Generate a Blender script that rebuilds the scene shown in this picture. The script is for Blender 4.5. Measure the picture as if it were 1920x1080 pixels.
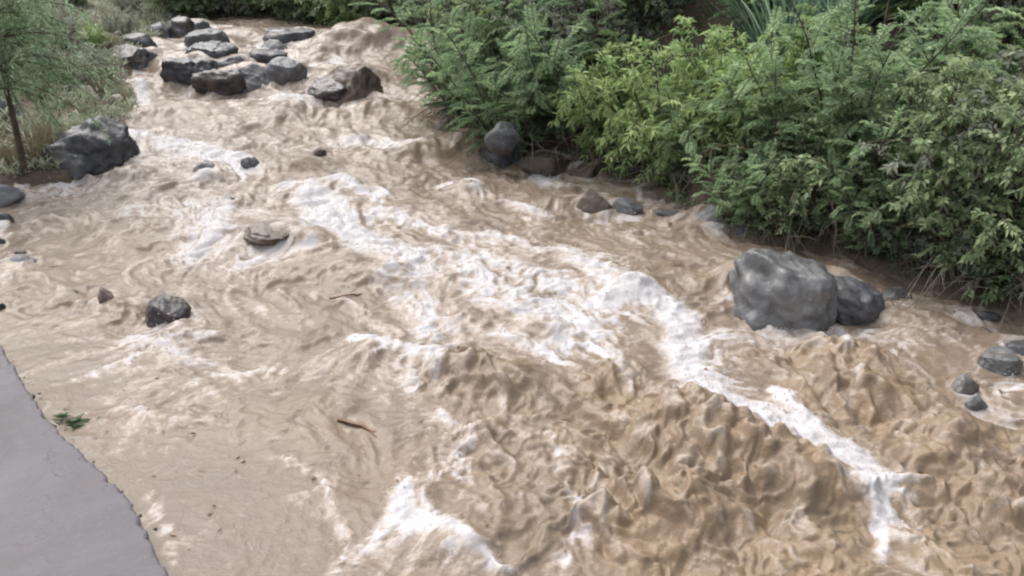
import bpy, bmesh, math, random
import numpy as np
from mathutils import Vector

# ------------------------------------------------------------------ camera, sky, sun, exposure
scene = bpy.context.scene
for o in list(bpy.data.objects):
    bpy.data.objects.remove(o)
COL = scene.collection
CAM_H, PITCH, F = 2.6, math.radians(22.0), 1663.0      # focal length in photo pixels (1920 wide)
cam_d = bpy.data.cameras.new('camera')
cam = bpy.data.objects.new('camera', cam_d)
COL.objects.link(cam)
cam.location = (0, 0, CAM_H)
cam.rotation_euler = (math.pi / 2 - PITCH, 0, 0)
cam_d.sensor_width = 36.0
cam_d.lens = 36.0 * F / 1920.0
cam_d.clip_start, cam_d.clip_end = 0.05, 600.0
scene.camera = cam

SUN_EL, SUN_AZ = math.radians(56), math.radians(-42)    # azimuth from +Y towards +X
world = bpy.data.worlds.new('World')
scene.world = world
world.use_nodes = True
wn, wl = world.node_tree.nodes, world.node_tree.links
wn.clear()
w_out = wn.new('ShaderNodeOutputWorld')
w_bg = wn.new('ShaderNodeBackground')
w_sky = wn.new('ShaderNodeTexSky')
w_sky.sky_type = 'NISHITA'
w_sky.sun_disc = False
w_sky.sun_elevation = SUN_EL
w_sky.sun_rotation = SUN_AZ
w_sky.air_density, w_sky.dust_density, w_sky.ozone_density = 1.0, 4.0, 1.0
w_hs = wn.new('ShaderNodeHueSaturation')
w_hs.inputs['Saturation'].default_value = 0.22          # overcast: almost white sky
w_bg.inputs['Strength'].default_value = 0.15
wl.new(w_sky.outputs[0], w_hs.inputs['Color'])
wl.new(w_hs.outputs[0], w_bg.inputs['Color'])
wl.new(w_bg.outputs[0], w_out.inputs['Surface'])

sun_d = bpy.data.lights.new('sun', 'SUN')
sun_d.energy, sun_d.angle, sun_d.color = 1.0, math.radians(40), (1.0, 0.945, 0.87)
sun = bpy.data.objects.new('sun', sun_d)
COL.objects.link(sun)
sdir = Vector((math.sin(SUN_AZ) * math.cos(SUN_EL), math.cos(SUN_AZ) * math.cos(SUN_EL), math.sin(SUN_EL)))
sun.rotation_euler = sdir.to_track_quat('Z', 'Y').to_euler()
sun.location = sdir * 40

vs = scene.view_settings
vs.view_transform, vs.look, vs.gamma, vs.exposure, vs.use_curve_mapping = 'Standard', 'None', 1.0, 1.12, False
scene.cycles.use_denoising = True
scene.cycles.filter_width = 2.2
scene.cycles.max_bounces = 6
scene.cycles.transparent_max_bounces = 4

rng = np.random.default_rng(7)
random.seed(7)

# ------------------------------------------------------------------ numeric helpers
def hash2(ix, iy, seed):
    h = (ix.astype(np.int64) * 374761393 + iy.astype(np.int64) * 668265263 + seed * 1442695041) & 0xFFFFFFFF
    h = ((h ^ (h >> 13)) * 1274126177) & 0xFFFFFFFF
    return (h ^ (h >> 16)) & 0xFFFFFFFF

GA = np.arange(256) * (2 * np.pi / 256)
GX, GY = np.cos(GA), np.sin(GA)

def perlin(x, y, seed=0):
    """2-D gradient noise, about -1..1"""
    x = np.asarray(x, float); y = np.asarray(y, float)
    x0, y0 = np.floor(x), np.floor(y)
    fx, fy = x - x0, y - y0
    ix, iy = x0.astype(np.int64), y0.astype(np.int64)
    u, v = fx * fx * fx * (fx * (fx * 6 - 15) + 10), fy * fy * fy * (fy * (fy * 6 - 15) + 10)
    def g(dx, dy):
        h = hash2(ix + dx, iy + dy, seed) & 255
        return GX[h] * (fx - dx) + GY[h] * (fy - dy)
    a = g(0, 0); a = a + u * (g(1, 0) - a)
    b = g(0, 1); b = b + u * (g(1, 1) - b)
    return (a + v * (b - a)) * 1.5

def fbm(x, y, seed=0, octv=4, gain=0.5, lac=2.03):
    s, a, t = 0, 1.0, 0
    for k in range(octv):
        s = s + a * perlin(x, y, seed + 17 * k)
        t += a; a *= gain; x = x * lac + 3.7; y = y * lac + 1.3
    return s / t

def sstep(a, b, x):
    t = np.clip((x - a) / (b - a), 0, 1)
    return t * t * (3 - 2 * t)

def perlin3(x, y, z, seed=0):
    return (perlin(x + 0.31 * z, y - 0.47 * z, seed) + perlin(y + 0.37 * x, z + 0.29 * x, seed + 5) + perlin(z - 0.41 * y, x + 0.33 * y, seed + 9)) / 1.9

# water level of the stream along y (it runs down towards the camera)
WY = np.array([-60, 0, 2, 5, 9, 12, 13, 15, 18, 22, 40, 400.0])
WZ = np.array([-0.5, -0.14, -0.08, 0.0, 0.22, 0.45, 0.60, 0.80, 0.90, 0.95, 1.2, 4.0])
_yy = np.linspace(-60, 400, 46001)
_ww = np.interp(_yy, WY, WZ)
_k = np.ones(61) / 61
_ws = np.convolve(np.pad(_ww, 30, mode='edge'), _k, mode='valid')
def W(y):
    return np.interp(y, _yy, _ws)

cp, sp = math.cos(PITCH), math.sin(PITCH)
def ray(px, py):
    a, b = (px - 960) / F, -(py - 540) / F
    return np.array([a, cp + b * sp, -sp + b * cp])
def hit(px, py, lift=0.0):
    """where the view ray of a photo pixel meets the water level"""
    d = ray(px, py)
    lo, hi = 0.5, 60.0
    for _ in range(50):
        m = 0.5 * (lo + hi)
        if CAM_H + d[2] * m > W(d[1] * m) + lift: lo = m
        else: hi = m
    return np.array([d[0] * lo, d[1] * lo, CAM_H + d[2] * lo])
def depth(p):
    return p[1] * cp + (CAM_H - p[2]) * sp
def P2(pts):
    return np.array([hit(*p)[:2] for p in pts])

def seg_dist(x, y, poly, closed=False):
    """distance to a polyline, and the running parameter 0..1 of the nearest point"""
    best = np.full(np.shape(x), 1e9); tb = np.zeros(np.shape(x))
    n = len(poly); m = n if closed else n - 1
    for i in range(m):
        ax, ay = poly[i]; bx, by = poly[(i + 1) % n]
        dx, dy = bx - ax, by - ay
        t = np.clip(((x - ax) * dx + (y - ay) * dy) / (dx * dx + dy * dy + 1e-12), 0, 1)
        d = np.hypot(x - ax - t * dx, y - ay - t * dy)
        k = d < best
        best = np.where(k, d, best); tb = np.where(k, (i + t) / m, tb)
    return best, tb

def inside(x, y, poly):
    c = np.zeros(np.shape(x), bool)
    n = len(poly); j = n - 1
    for i in range(n):
        xi, yi = poly[i]; xj, yj = poly[j]
        k = ((yi > y) != (yj > y)) & (x < (xj - xi) * (y - yi) / (yj - yi + 1e-12) + xi)
        c ^= k; j = i
    return c

# ------------------------------------------------------------------ object helpers
def mesh_np(name, verts, faces, smooth=True):
    """faces: int array (n,3) or (n,4)"""
    me = bpy.data.meshes.new(name)
    verts = np.ascontiguousarray(verts, np.float32); faces = np.ascontiguousarray(faces, np.int32)
    n, k = faces.shape
    me.vertices.add(len(verts)); me.vertices.foreach_set('co', verts.ravel())
    me.loops.add(n * k); me.loops.foreach_set('vertex_index', faces.ravel())
    me.polygons.add(n)
    me.polygons.foreach_set('loop_start', np.arange(n, dtype=np.int32) * k)
    me.update(calc_edges=True)
    me.polygons.foreach_set('use_smooth', np.full(n, smooth))
    return me

def attr(me, name, vals):
    a = me.attributes.new(name, 'FLOAT', 'POINT')
    a.data.foreach_set('value', np.ascontiguousarray(vals, np.float32))

def link(name, me, mat=None, parent=None):
    o = bpy.data.objects.new(name, me)
    COL.objects.link(o)
    if mat is not None and not me.materials:
        me.materials.append(mat)
    if parent: o.parent = parent
    return o

def tag(o, label=None, cat=None, group=None, kind=None):
    if label: o['label'] = label
    if cat: o['category'] = cat
    if group: o['group'] = group
    if kind: o['kind'] = kind
    return o

def empty(name, loc, rz=0.0, sc=1.0):
    o = bpy.data.objects.new(name, None)
    COL.objects.link(o)
    o.location = loc; o.rotation_euler = (0, 0, rz); o.scale = (sc, sc, sc)
    o.empty_display_size = 0.1
    return o

# ------------------------------------------------------------------ materials
def new_mat(name):
    m = bpy.data.materials.new(name); m.use_nodes = True
    nt = m.node_tree
    b = nt.nodes['Principled BSDF']
    return m, nt, nt.nodes, nt.links, b

def n_noise(N, L, scale, detail=4, rough=0.55, dist=0.0, vec=None):
    t = N.new('ShaderNodeTexNoise')
    t.inputs['Scale'].default_value = scale; t.inputs['Detail'].default_value = detail
    t.inputs['Roughness'].default_value = rough; t.inputs['Distortion'].default_value = dist
    if vec is not None: L.new(vec, t.inputs['Vector'])
    return t
def n_ramp(N, L, fac, stops):
    r = N.new('ShaderNodeValToRGB')
    e = r.color_ramp.elements
    while len(e) > 1: e.remove(e[-1])
    e[0].position = stops[0][0]; e[0].color = (*stops[0][1], 1)
    for p, c in stops[1:]:
        k = e.new(p); k.color = (*c, 1)
    L.new(fac, r.inputs['Fac'])
    return r
def n_math(N, L, op, a, b=None, clamp=False):
    m = N.new('ShaderNodeMath'); m.operation = op; m.use_clamp = clamp
    for i, v in enumerate((a, b)):
        if v is None: continue
        if isinstance(v, (int, float)): m.inputs[i].default_value = v
        else: L.new(v, m.inputs[i])
    return m.outputs[0]
def n_mix(N, L, fac, a, b, mode='MIX'):
    m = N.new('ShaderNodeMix'); m.data_type = 'RGBA'; m.blend_type = mode
    for s, v in ((0, fac), (6, a), (7, b)):
        if isinstance(v, (int, float)): m.inputs[s].default_value = v
        elif isinstance(v, tuple): m.inputs[s].default_value = (*v, 1)
        else: L.new(v, m.inputs[s])
    return m.outputs[2]
def n_attr(N, name):
    a = N.new('ShaderNodeAttribute'); a.attribute_name = name
    return a.outputs['Fac']
def n_bump(N, L, height, strength, dist, normal=None):
    b = N.new('ShaderNodeBump')
    b.inputs['Strength'].default_value = strength; b.inputs['Distance'].default_value = dist
    L.new(height, b.inputs['Height'])
    if normal is not None: L.new(normal, b.inputs['Normal'])
    return b.outputs[0]

def water_material():
    m, nt, N, L, b = new_mat('muddy_flood_water')
    geo = N.new('ShaderNodeTexCoord').outputs['Object']
    foam, mud = n_attr(N, 'foam'), n_attr(N, 'mud')
    n1 = n_noise(N, L, 14, 6, 0.62, 0.6, geo)
    n2 = n_noise(N, L, 46, 4, 0.6, 0.3, geo)
    # break the foam edges up
    n3 = n_noise(N, L, 120, 3, 0.6, 0.0, geo)
    aer = n_attr(N, 'aer')
    f = n_math(N, L, 'ADD', foam, n_math(N, L, 'MULTIPLY', n_math(N, L, 'SUBTRACT', n1.outputs[0], 0.5), 0.28))
    f = n_math(N, L, 'ADD', f, n_math(N, L, 'MULTIPLY', n_attr(N, 'streak'), 0.20))
    f = n_math(N, L, 'ADD', f, n_math(N, L, 'MULTIPLY', n_math(N, L, 'SUBTRACT', n2.outputs[0], 0.5), 0.40))
    f = n_math(N, L, 'ADD', f, n_math(N, L, 'MULTIPLY', n_math(N, L, 'SUBTRACT', n3.outputs[0], 0.5), 0.26))
    ff = sstep_node(N, L, f, 0.46, 0.98)
    cream = n_math(N, L, 'MULTIPLY', sstep_node(N, L, n_math(N, L, 'ADD', n_math(N, L, 'ADD', f, n_math(N, L, 'MULTIPLY', n_math(N, L, 'SUBTRACT', n2.outputs[0], 0.5), 0.35)), n_math(N, L, 'MULTIPLY', aer, 0.55)), 0.34, 0.95), 0.78)
    silt = n_ramp(N, L, mud, [(0.0, (0.150, 0.120, 0.102)), (0.5, (0.196, 0.150, 0.110)), (1.0, (0.222, 0.160, 0.102))])
    var = n_noise(N, L, 2.2, 6, 0.65, 0.8, geo)
    silt2 = n_mix(N, L, n_math(N, L, 'MULTIPLY', sstep_node(N, L, var.outputs[0], 0.35, 0.7), 0.6), silt.outputs[0], (0.152, 0.118, 0.088))
    c = n_mix(N, L, cream, silt2, (0.340, 0.288, 0.246))
    L.new(n_mix(N, L, ff, c, (0.440, 0.424, 0.436)), b.inputs['Base Color'])
    rr = n_math(N, L, 'ADD', 0.22, n_math(N, L, 'MULTIPLY', ff, 0.42), True)
    L.new(rr, b.inputs['Roughness'])
    b.inputs['IOR'].default_value = 1.33
    b.inputs['Specular IOR Level'].default_value = 0.35
    hb = n_math(N, L, 'ADD', n1.outputs[0], n_math(N, L, 'MULTIPLY', n2.outputs[0], 0.4))
    hb = n_math(N, L, 'ADD', hb, n_math(N, L, 'MULTIPLY', n3.outputs[0], 0.12))
    L.new(n_bump(N, L, hb, 0.34, 0.03), b.inputs['Normal'])
    return m

def rock_material(name, c_dark, c_mid, c_light, rough=0.5, scale=3.0):
    m, nt, N, L, b = new_mat(name)
    tc = N.new('ShaderNodeTexCoord').outputs['Object']
    oi = N.new('ShaderNodeObjectInfo').outputs['Random']
    mp = N.new('ShaderNodeVectorMath'); mp.operation = 'ADD'
    L.new(tc, mp.inputs[0]); L.new(n_math(N, L, 'MULTIPLY', oi, 40.0), mp.inputs[1])
    v = mp.outputs[0]
    n1 = n_noise(N, L, scale, 7, 0.62, 0.5, v)
    n2 = n_noise(N, L, scale * 9, 5, 0.65, 0.0, v)
    n3 = n_noise(N, L, scale * 0.8, 3, 0.5, 1.2, v)
    r = n_ramp(N, L, n1.outputs[0], [(0.30, c_dark), (0.5, c_mid), (0.70, c_light)])
    c = n_mix(N, L, n_math(N, L, 'MULTIPLY', sstep_node(N, L, n3.outputs[0], 0.52, 0.68), 0.5), r.outputs[0], (0.10, 0.075, 0.055))
    c = n_mix(N, L, n_math(N, L, 'MULTIPLY', sstep_node(N, L, n2.outputs[0], 0.5, 0.75), 0.35), c, tuple(min(1, 1.5 * q) for q in c_light))
    L.new(c, b.inputs['Base Color'])
    L.new(n_math(N, L, 'ADD', rough - 0.12, n_math(N, L, 'MULTIPLY', n2.outputs[0], 0.3)), b.inputs['Roughness'])
    h = n_math(N, L, 'ADD', n1.outputs[0], n_math(N, L, 'MULTIPLY', n2.outputs[0], 0.25))
    L.new(n_bump(N, L, h, 0.7, 0.05), b.inputs['Normal'])
    return m
def sstep_node(N, L, v, a, c):
    mr = N.new('ShaderNodeMapRange'); mr.interpolation_type = 'SMOOTHSTEP'
    mr.inputs['From Min'].default_value = a; mr.inputs['From Max'].default_value = c
    L.new(v, mr.inputs['Value'])
    return mr.outputs[0]

def leaf_material(name, dark, mid, light, trans=0.45):
    m, nt, N, L, b = new_mat(name)
    tone = n_attr(N, 'tone')
    oi = N.new('ShaderNodeObjectInfo').outputs['Random']
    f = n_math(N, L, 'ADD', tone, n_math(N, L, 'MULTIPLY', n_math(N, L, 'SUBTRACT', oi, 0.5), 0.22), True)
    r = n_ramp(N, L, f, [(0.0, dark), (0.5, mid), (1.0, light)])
    L.new(r.outputs[0], b.inputs['Base Color'])
    b.inputs['Roughness'].default_value = 0.55
    t = N.new('ShaderNodeBsdfTranslucent')
    L.new(r.outputs[0], t.inputs['Color'])
    mx = N.new('ShaderNodeMixShader'); mx.inputs[0].default_value = trans
    L.new(b.outputs[0], mx.inputs[1]); L.new(t.outputs[0], mx.inputs[2])
    L.new(mx.outputs[0], N['Material Output'].inputs['Surface'])
    return m

def simple_noise_mat(name, stops, scale, rough=0.8, bump=0.4, bdist=0.02, detail=6):
    m, nt, N, L, b = new_mat(name)
    tc = N.new('ShaderNodeTexCoord').outputs['Object']
    n1 = n_noise(N, L, scale, detail, 0.62, 0.4, tc)
    n2 = n_noise(N, L, scale * 8, 4, 0.6, 0.0, tc)
    f = n_math(N, L, 'ADD', n_math(N, L, 'MULTIPLY', n1.outputs[0], 0.7), n_math(N, L, 'MULTIPLY', n2.outputs[0], 0.3))
    L.new(n_ramp(N, L, f, stops).outputs[0], b.inputs['Base Color'])
    b.inputs['Roughness'].default_value = rough
    L.new(n_bump(N, L, f, bump, bdist), b.inputs['Normal'])
    return m

M = {}
M['water'] = water_material()
M['rock_grey'] = rock_material('grey_river_rock', (0.030, 0.031, 0.036), (0.069, 0.071, 0.078), (0.138, 0.138, 0.144), 0.45)
M['rock_green'] = rock_material('greenish_grey_rock', (0.037, 0.038, 0.038), (0.095, 0.096, 0.098), (0.231, 0.235, 0.242), 0.42, 2.0)
M['rock_black'] = rock_material('wet_black_rock', (0.012, 0.013, 0.016), (0.033, 0.034, 0.041), (0.089, 0.089, 0.098), 0.34)
M['rock_blue'] = rock_material('blue_grey_rock', (0.056, 0.059, 0.069), (0.102, 0.105, 0.117), (0.170, 0.174, 0.184), 0.5)
M['rock_brown'] = rock_material('brown_rock', (0.030, 0.022, 0.018), (0.075, 0.054, 0.042), (0.138, 0.105, 0.086), 0.5)
M['rock_red'] = rock_material('dark_reddish_rock', (0.018, 0.012, 0.014), (0.038, 0.030, 0.036), (0.086, 0.066, 0.075), 0.36)
M['soil'] = simple_noise_mat('bank_soil', [(0.3, (0.036, 0.026, 0.019)), (0.5, (0.084, 0.062, 0.044)), (0.7, (0.144, 0.112, 0.080))], 2.5, 0.9, 0.7, 0.06)
def concrete_material():
    m, nt, N, L, b = new_mat('worn_concrete')
    tc = N.new('ShaderNodeTexCoord').outputs['Object']
    n1 = n_noise(N, L, 1.3, 8, 0.66, 0.5, tc); n2 = n_noise(N, L, 30, 5, 0.7, 0.0, tc); n3 = n_noise(N, L, 150, 3, 0.6, 0.0, tc); n4 = n_noise(N, L, 4.5, 6, 0.7, 1.5, tc)
    c = n_ramp(N, L, n1.outputs[0], [(0.30, (0.063, 0.056, 0.063)), (0.5, (0.088, 0.079, 0.090)), (0.70, (0.114, 0.102, 0.116))]).outputs[0]
    c = n_mix(N, L, n_math(N, L, 'MULTIPLY', sstep_node(N, L, n4.outputs[0], 0.56, 0.72), 0.35), c, (0.060, 0.053, 0.057))
    c = n_mix(N, L, n_math(N, L, 'MULTIPLY', sstep_node(N, L, n2.outputs[0], 0.5, 0.7), 0.35), c, (0.128, 0.117, 0.132))
    c = n_mix(N, L, n_math(N, L, 'MULTIPLY', sstep_node(N, L, n3.outputs[0], 0.58, 0.72), 0.5), c, (0.042, 0.039, 0.043))
    vo = N.new('ShaderNodeTexVoronoi'); vo.feature = 'DISTANCE_TO_EDGE'; vo.inputs['Scale'].default_value = 0.8
    vm = N.new('ShaderNodeVectorMath'); vm.operation = 'ADD'; L.new(tc, vm.inputs[0])
    vs_ = N.new('ShaderNodeVectorMath'); vs_.operation = 'SCALE'; vs_.inputs['Scale'].default_value = 0.35; L.new(n4.outputs['Color'], vs_.inputs[0]); L.new(vs_.outputs[0], vm.inputs[1]); L.new(vm.outputs[0], vo.inputs['Vector'])
    crack = n_math(N, L, 'MULTIPLY', n_math(N, L, 'SUBTRACT', 1.0, sstep_node(N, L, vo.outputs['Distance'], 0.002, 0.008)), sstep_node(N, L, n1.outputs[0], 0.48, 0.6))
    c = n_mix(N, L, n_math(N, L, 'MULTIPLY', crack, 0.75), c, (0.027, 0.024, 0.026))
    mudspl = n_noise(N, L, 2.2, 7, 0.75, 0.6, tc)
    c = n_mix(N, L, n_math(N, L, 'MULTIPLY', sstep_node(N, L, mudspl.outputs[0], 0.55, 0.72), 0.45), c, (0.102, 0.079, 0.069))
    wet = n_math(N, L, 'SUBTRACT', 1.0, sstep_node(N, L, n_math(N, L, 'ADD', n_attr(N, 'edge'), n_math(N, L, 'MULTIPLY', n_math(N, L, 'SUBTRACT', n2.outputs[0], 0.5), 0.05)), 0.000, 0.012))
    c = n_mix(N, L, n_math(N, L, 'MULTIPLY', wet, 0.72), c, (0.035, 0.031, 0.032))
    L.new(c, b.inputs['Base Color']); b.inputs['Roughness'].default_value = 0.7
    h = n_math(N, L, 'ADD', n_math(N, L, 'MULTIPLY', n1.outputs[0], 0.5), n_math(N, L, 'ADD', n_math(N, L, 'MULTIPLY', n2.outputs[0], 0.4), n_math(N, L, 'MULTIPLY', n3.outputs[0], 0.25)))
    L.new(n_bump(N, L, h, 0.5, 0.012), b.inputs['Normal'])
    return m
M['concrete'] = concrete_material()
M['bark'] = simple_noise_mat('bark', [(0.3, (0.035, 0.026, 0.02)), (0.5, (0.075, 0.058, 0.045)), (0.7, (0.13, 0.105, 0.085))], 14, 0.9, 0.5, 0.01)
M['twig'] = simple_noise_mat('pale_twig', [(0.3, (0.10, 0.08, 0.06)), (0.5, (0.19, 0.16, 0.125)), (0.7, (0.30, 0.26, 0.21))], 10, 0.9, 0.3, 0.01)
M['drift'] = simple_noise_mat('wet_wood', [(0.3, (0.05, 0.025, 0.015)), (0.5, (0.13, 0.065, 0.035)), (0.7, (0.26, 0.16, 0.09))], 12, 0.5, 0.4, 0.01)
M['leaf_light'] = leaf_material('yellow_green_leaf', (0.101, 0.171, 0.064), (0.275, 0.389, 0.160), (0.514, 0.622, 0.309))
M['leaf_feather'] = leaf_material('blue_green_leaf', (0.091, 0.151, 0.079), (0.231, 0.334, 0.188), (0.473, 0.616, 0.351))
M['leaf_dark'] = leaf_material('deep_green_leaf', (0.073, 0.119, 0.058), (0.203, 0.283, 0.148), (0.521, 0.621, 0.369))
M['leaf_grey'] = leaf_material('grey_green_leaf', (0.106, 0.124, 0.094), (0.247, 0.276, 0.216), (0.466, 0.488, 0.406))
M['leaf_grass'] = leaf_material('bluish_grass_blade', (0.092, 0.151, 0.101), (0.218, 0.324, 0.227), (0.409, 0.518, 0.403))
M['leaf_dry'] = leaf_material('dry_grass_blade', (0.10, 0.085, 0.05), (0.24, 0.21, 0.13), (0.44, 0.40, 0.29), 0.25)
M['leaf_pale'] = leaf_material('pale_weed_leaf', (0.183, 0.200, 0.133), (0.379, 0.407, 0.297), (0.700, 0.715, 0.608), 0.3)
M['leaf_sap'] = leaf_material('sapling_leaf', (0.114, 0.181, 0.114), (0.283, 0.402, 0.239), (0.547, 0.699, 0.475))
M['stone_pale'] = simple_noise_mat('pale_gravel', [(0.3, (0.20, 0.175, 0.15)), (0.5, (0.34, 0.31, 0.27)), (0.7, (0.50, 0.47, 0.43))], 5, 0.8, 0.4, 0.02)

# ------------------------------------------------------------------ river outline and terrain
RIGHT_BANK = [(818, 62), (812, 120), (815, 190), (840, 235), (920, 280), (1000, 300), (1100, 325), (1215, 345), (1260, 400), (1400, 448),
              (1510, 470), (1650, 508), (1740, 530), (1830, 566), (1925, 582)]
LEFT_BANK = [(330, 46), (300, 70), (268, 110), (232, 135), (250, 170), (262, 212), (225, 245), (240, 300), (130, 328), (20, 342), (-70, 380), (-110, 470), (-120, 560), (-60, 640)]
FAR_BANK = [(330, 46), (420, 36), (500, 38), (620, 44), (740, 56), (818, 62)]
rb, lb, fb = P2(RIGHT_BANK), P2(LEFT_BANK), P2(FAR_BANK)
river = np.vstack([rb, [(6.0, 5.5), (11, 4.6), (24, 2.0), (24, -14), (4.5, -5.0), (1.6, -0.75), (0.2, 0.95)],
                   P2([(300, 1080), (240, 960), (130, 850), (60, 760), (0, 655)]), lb[::-1], fb[1:-1]])
def river_sd(x, y):
    d, _ = seg_dist(x, y, river, True)
    return np.where(inside(x, y, river), -d, d)

slab_edge = np.vstack([[(-7.0, 8.2)], P2([(-160, 480), (0, 655), (32, 712), (62, 760), (96, 812), (130, 850), (186, 905), (240, 960), (270, 1010), (296, 1062), (300, 1080)]),
                       [(0.2, 0.95), (1.6, -0.75), (4.5, -5.0)]])
slab_poly = np.vstack([slab_edge, [(-9.0, -5.0), (-9.0, 8.2)]])

def ground(x, y):
    sd = river_sd(x, y)
    base = W(y)
    n = fbm(x * 0.55, y * 0.55, 91, 4)
    out = np.clip(sd, 0, None)
    right = sstep(-1.5, 1.5, x - np.interp(y, [0, 6, 9, 12, 30], [0, 2, 0, -3, -5]))
    slope = 0.26 + 0.38 * right
    hgt = 0.05 + slope * out * sstep(0, 0.5, out) - 0.0
    hgt = np.where(out > 7, hgt - (out - 7) * slope * 0.6, hgt)
    hgt = hgt + n * 0.16 * sstep(0.1, 1.5, out) + 0.05 * fbm(x * 3, y * 3, 33, 3) * sstep(0, 0.4, out)
    dip = -0.55 * sstep(0, 0.45, -sd)
    z = base + np.where(sd > 0, hgt, dip)
    # the concrete slab lies on ground kept below its top
    d2, _ = seg_dist(x, y, slab_poly, True)
    k = np.where(inside(x, y, slab_poly), 1.0, 1 - sstep(0, 0.5, d2))
    return z * (1 - k) + (-0.45) * k

def axis(lo, hi, step, far):
    a = list(np.arange(lo, hi + 1e-6, step))
    s = step
    while a[-1] < far:
        s *= 1.22; a.append(a[-1] + s)
    s = step
    while a[0] > -far:
        s *= 1.22; a.insert(0, a[0] - s)
    return np.array(a)

def grid_faces(ny, nx):
    i = (np.arange(ny - 1)[:, None] * nx + np.arange(nx - 1)[None, :]).ravel()
    return np.stack([i, i + 1, i + nx + 1, i + nx], 1)

gx, gy = axis(-11, 9, 0.09, 220), axis(0, 27, 0.09, 220)
GXX, GYY = np.meshgrid(gx, gy)
gz = ground(GXX, GYY)
terrain = link('terrain', mesh_np('terrain', np.stack([GXX.ravel(), GYY.ravel(), gz.ravel()], 1), grid_faces(len(gy), len(gx))), M['soil'])
tag(terrain, 'brown earth banks rising beside the flooded stream', None, None, 'structure')
def gz_at(x, y):
    return float(ground(np.array([float(x)]), np.array([float(y)]))[0])

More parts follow.
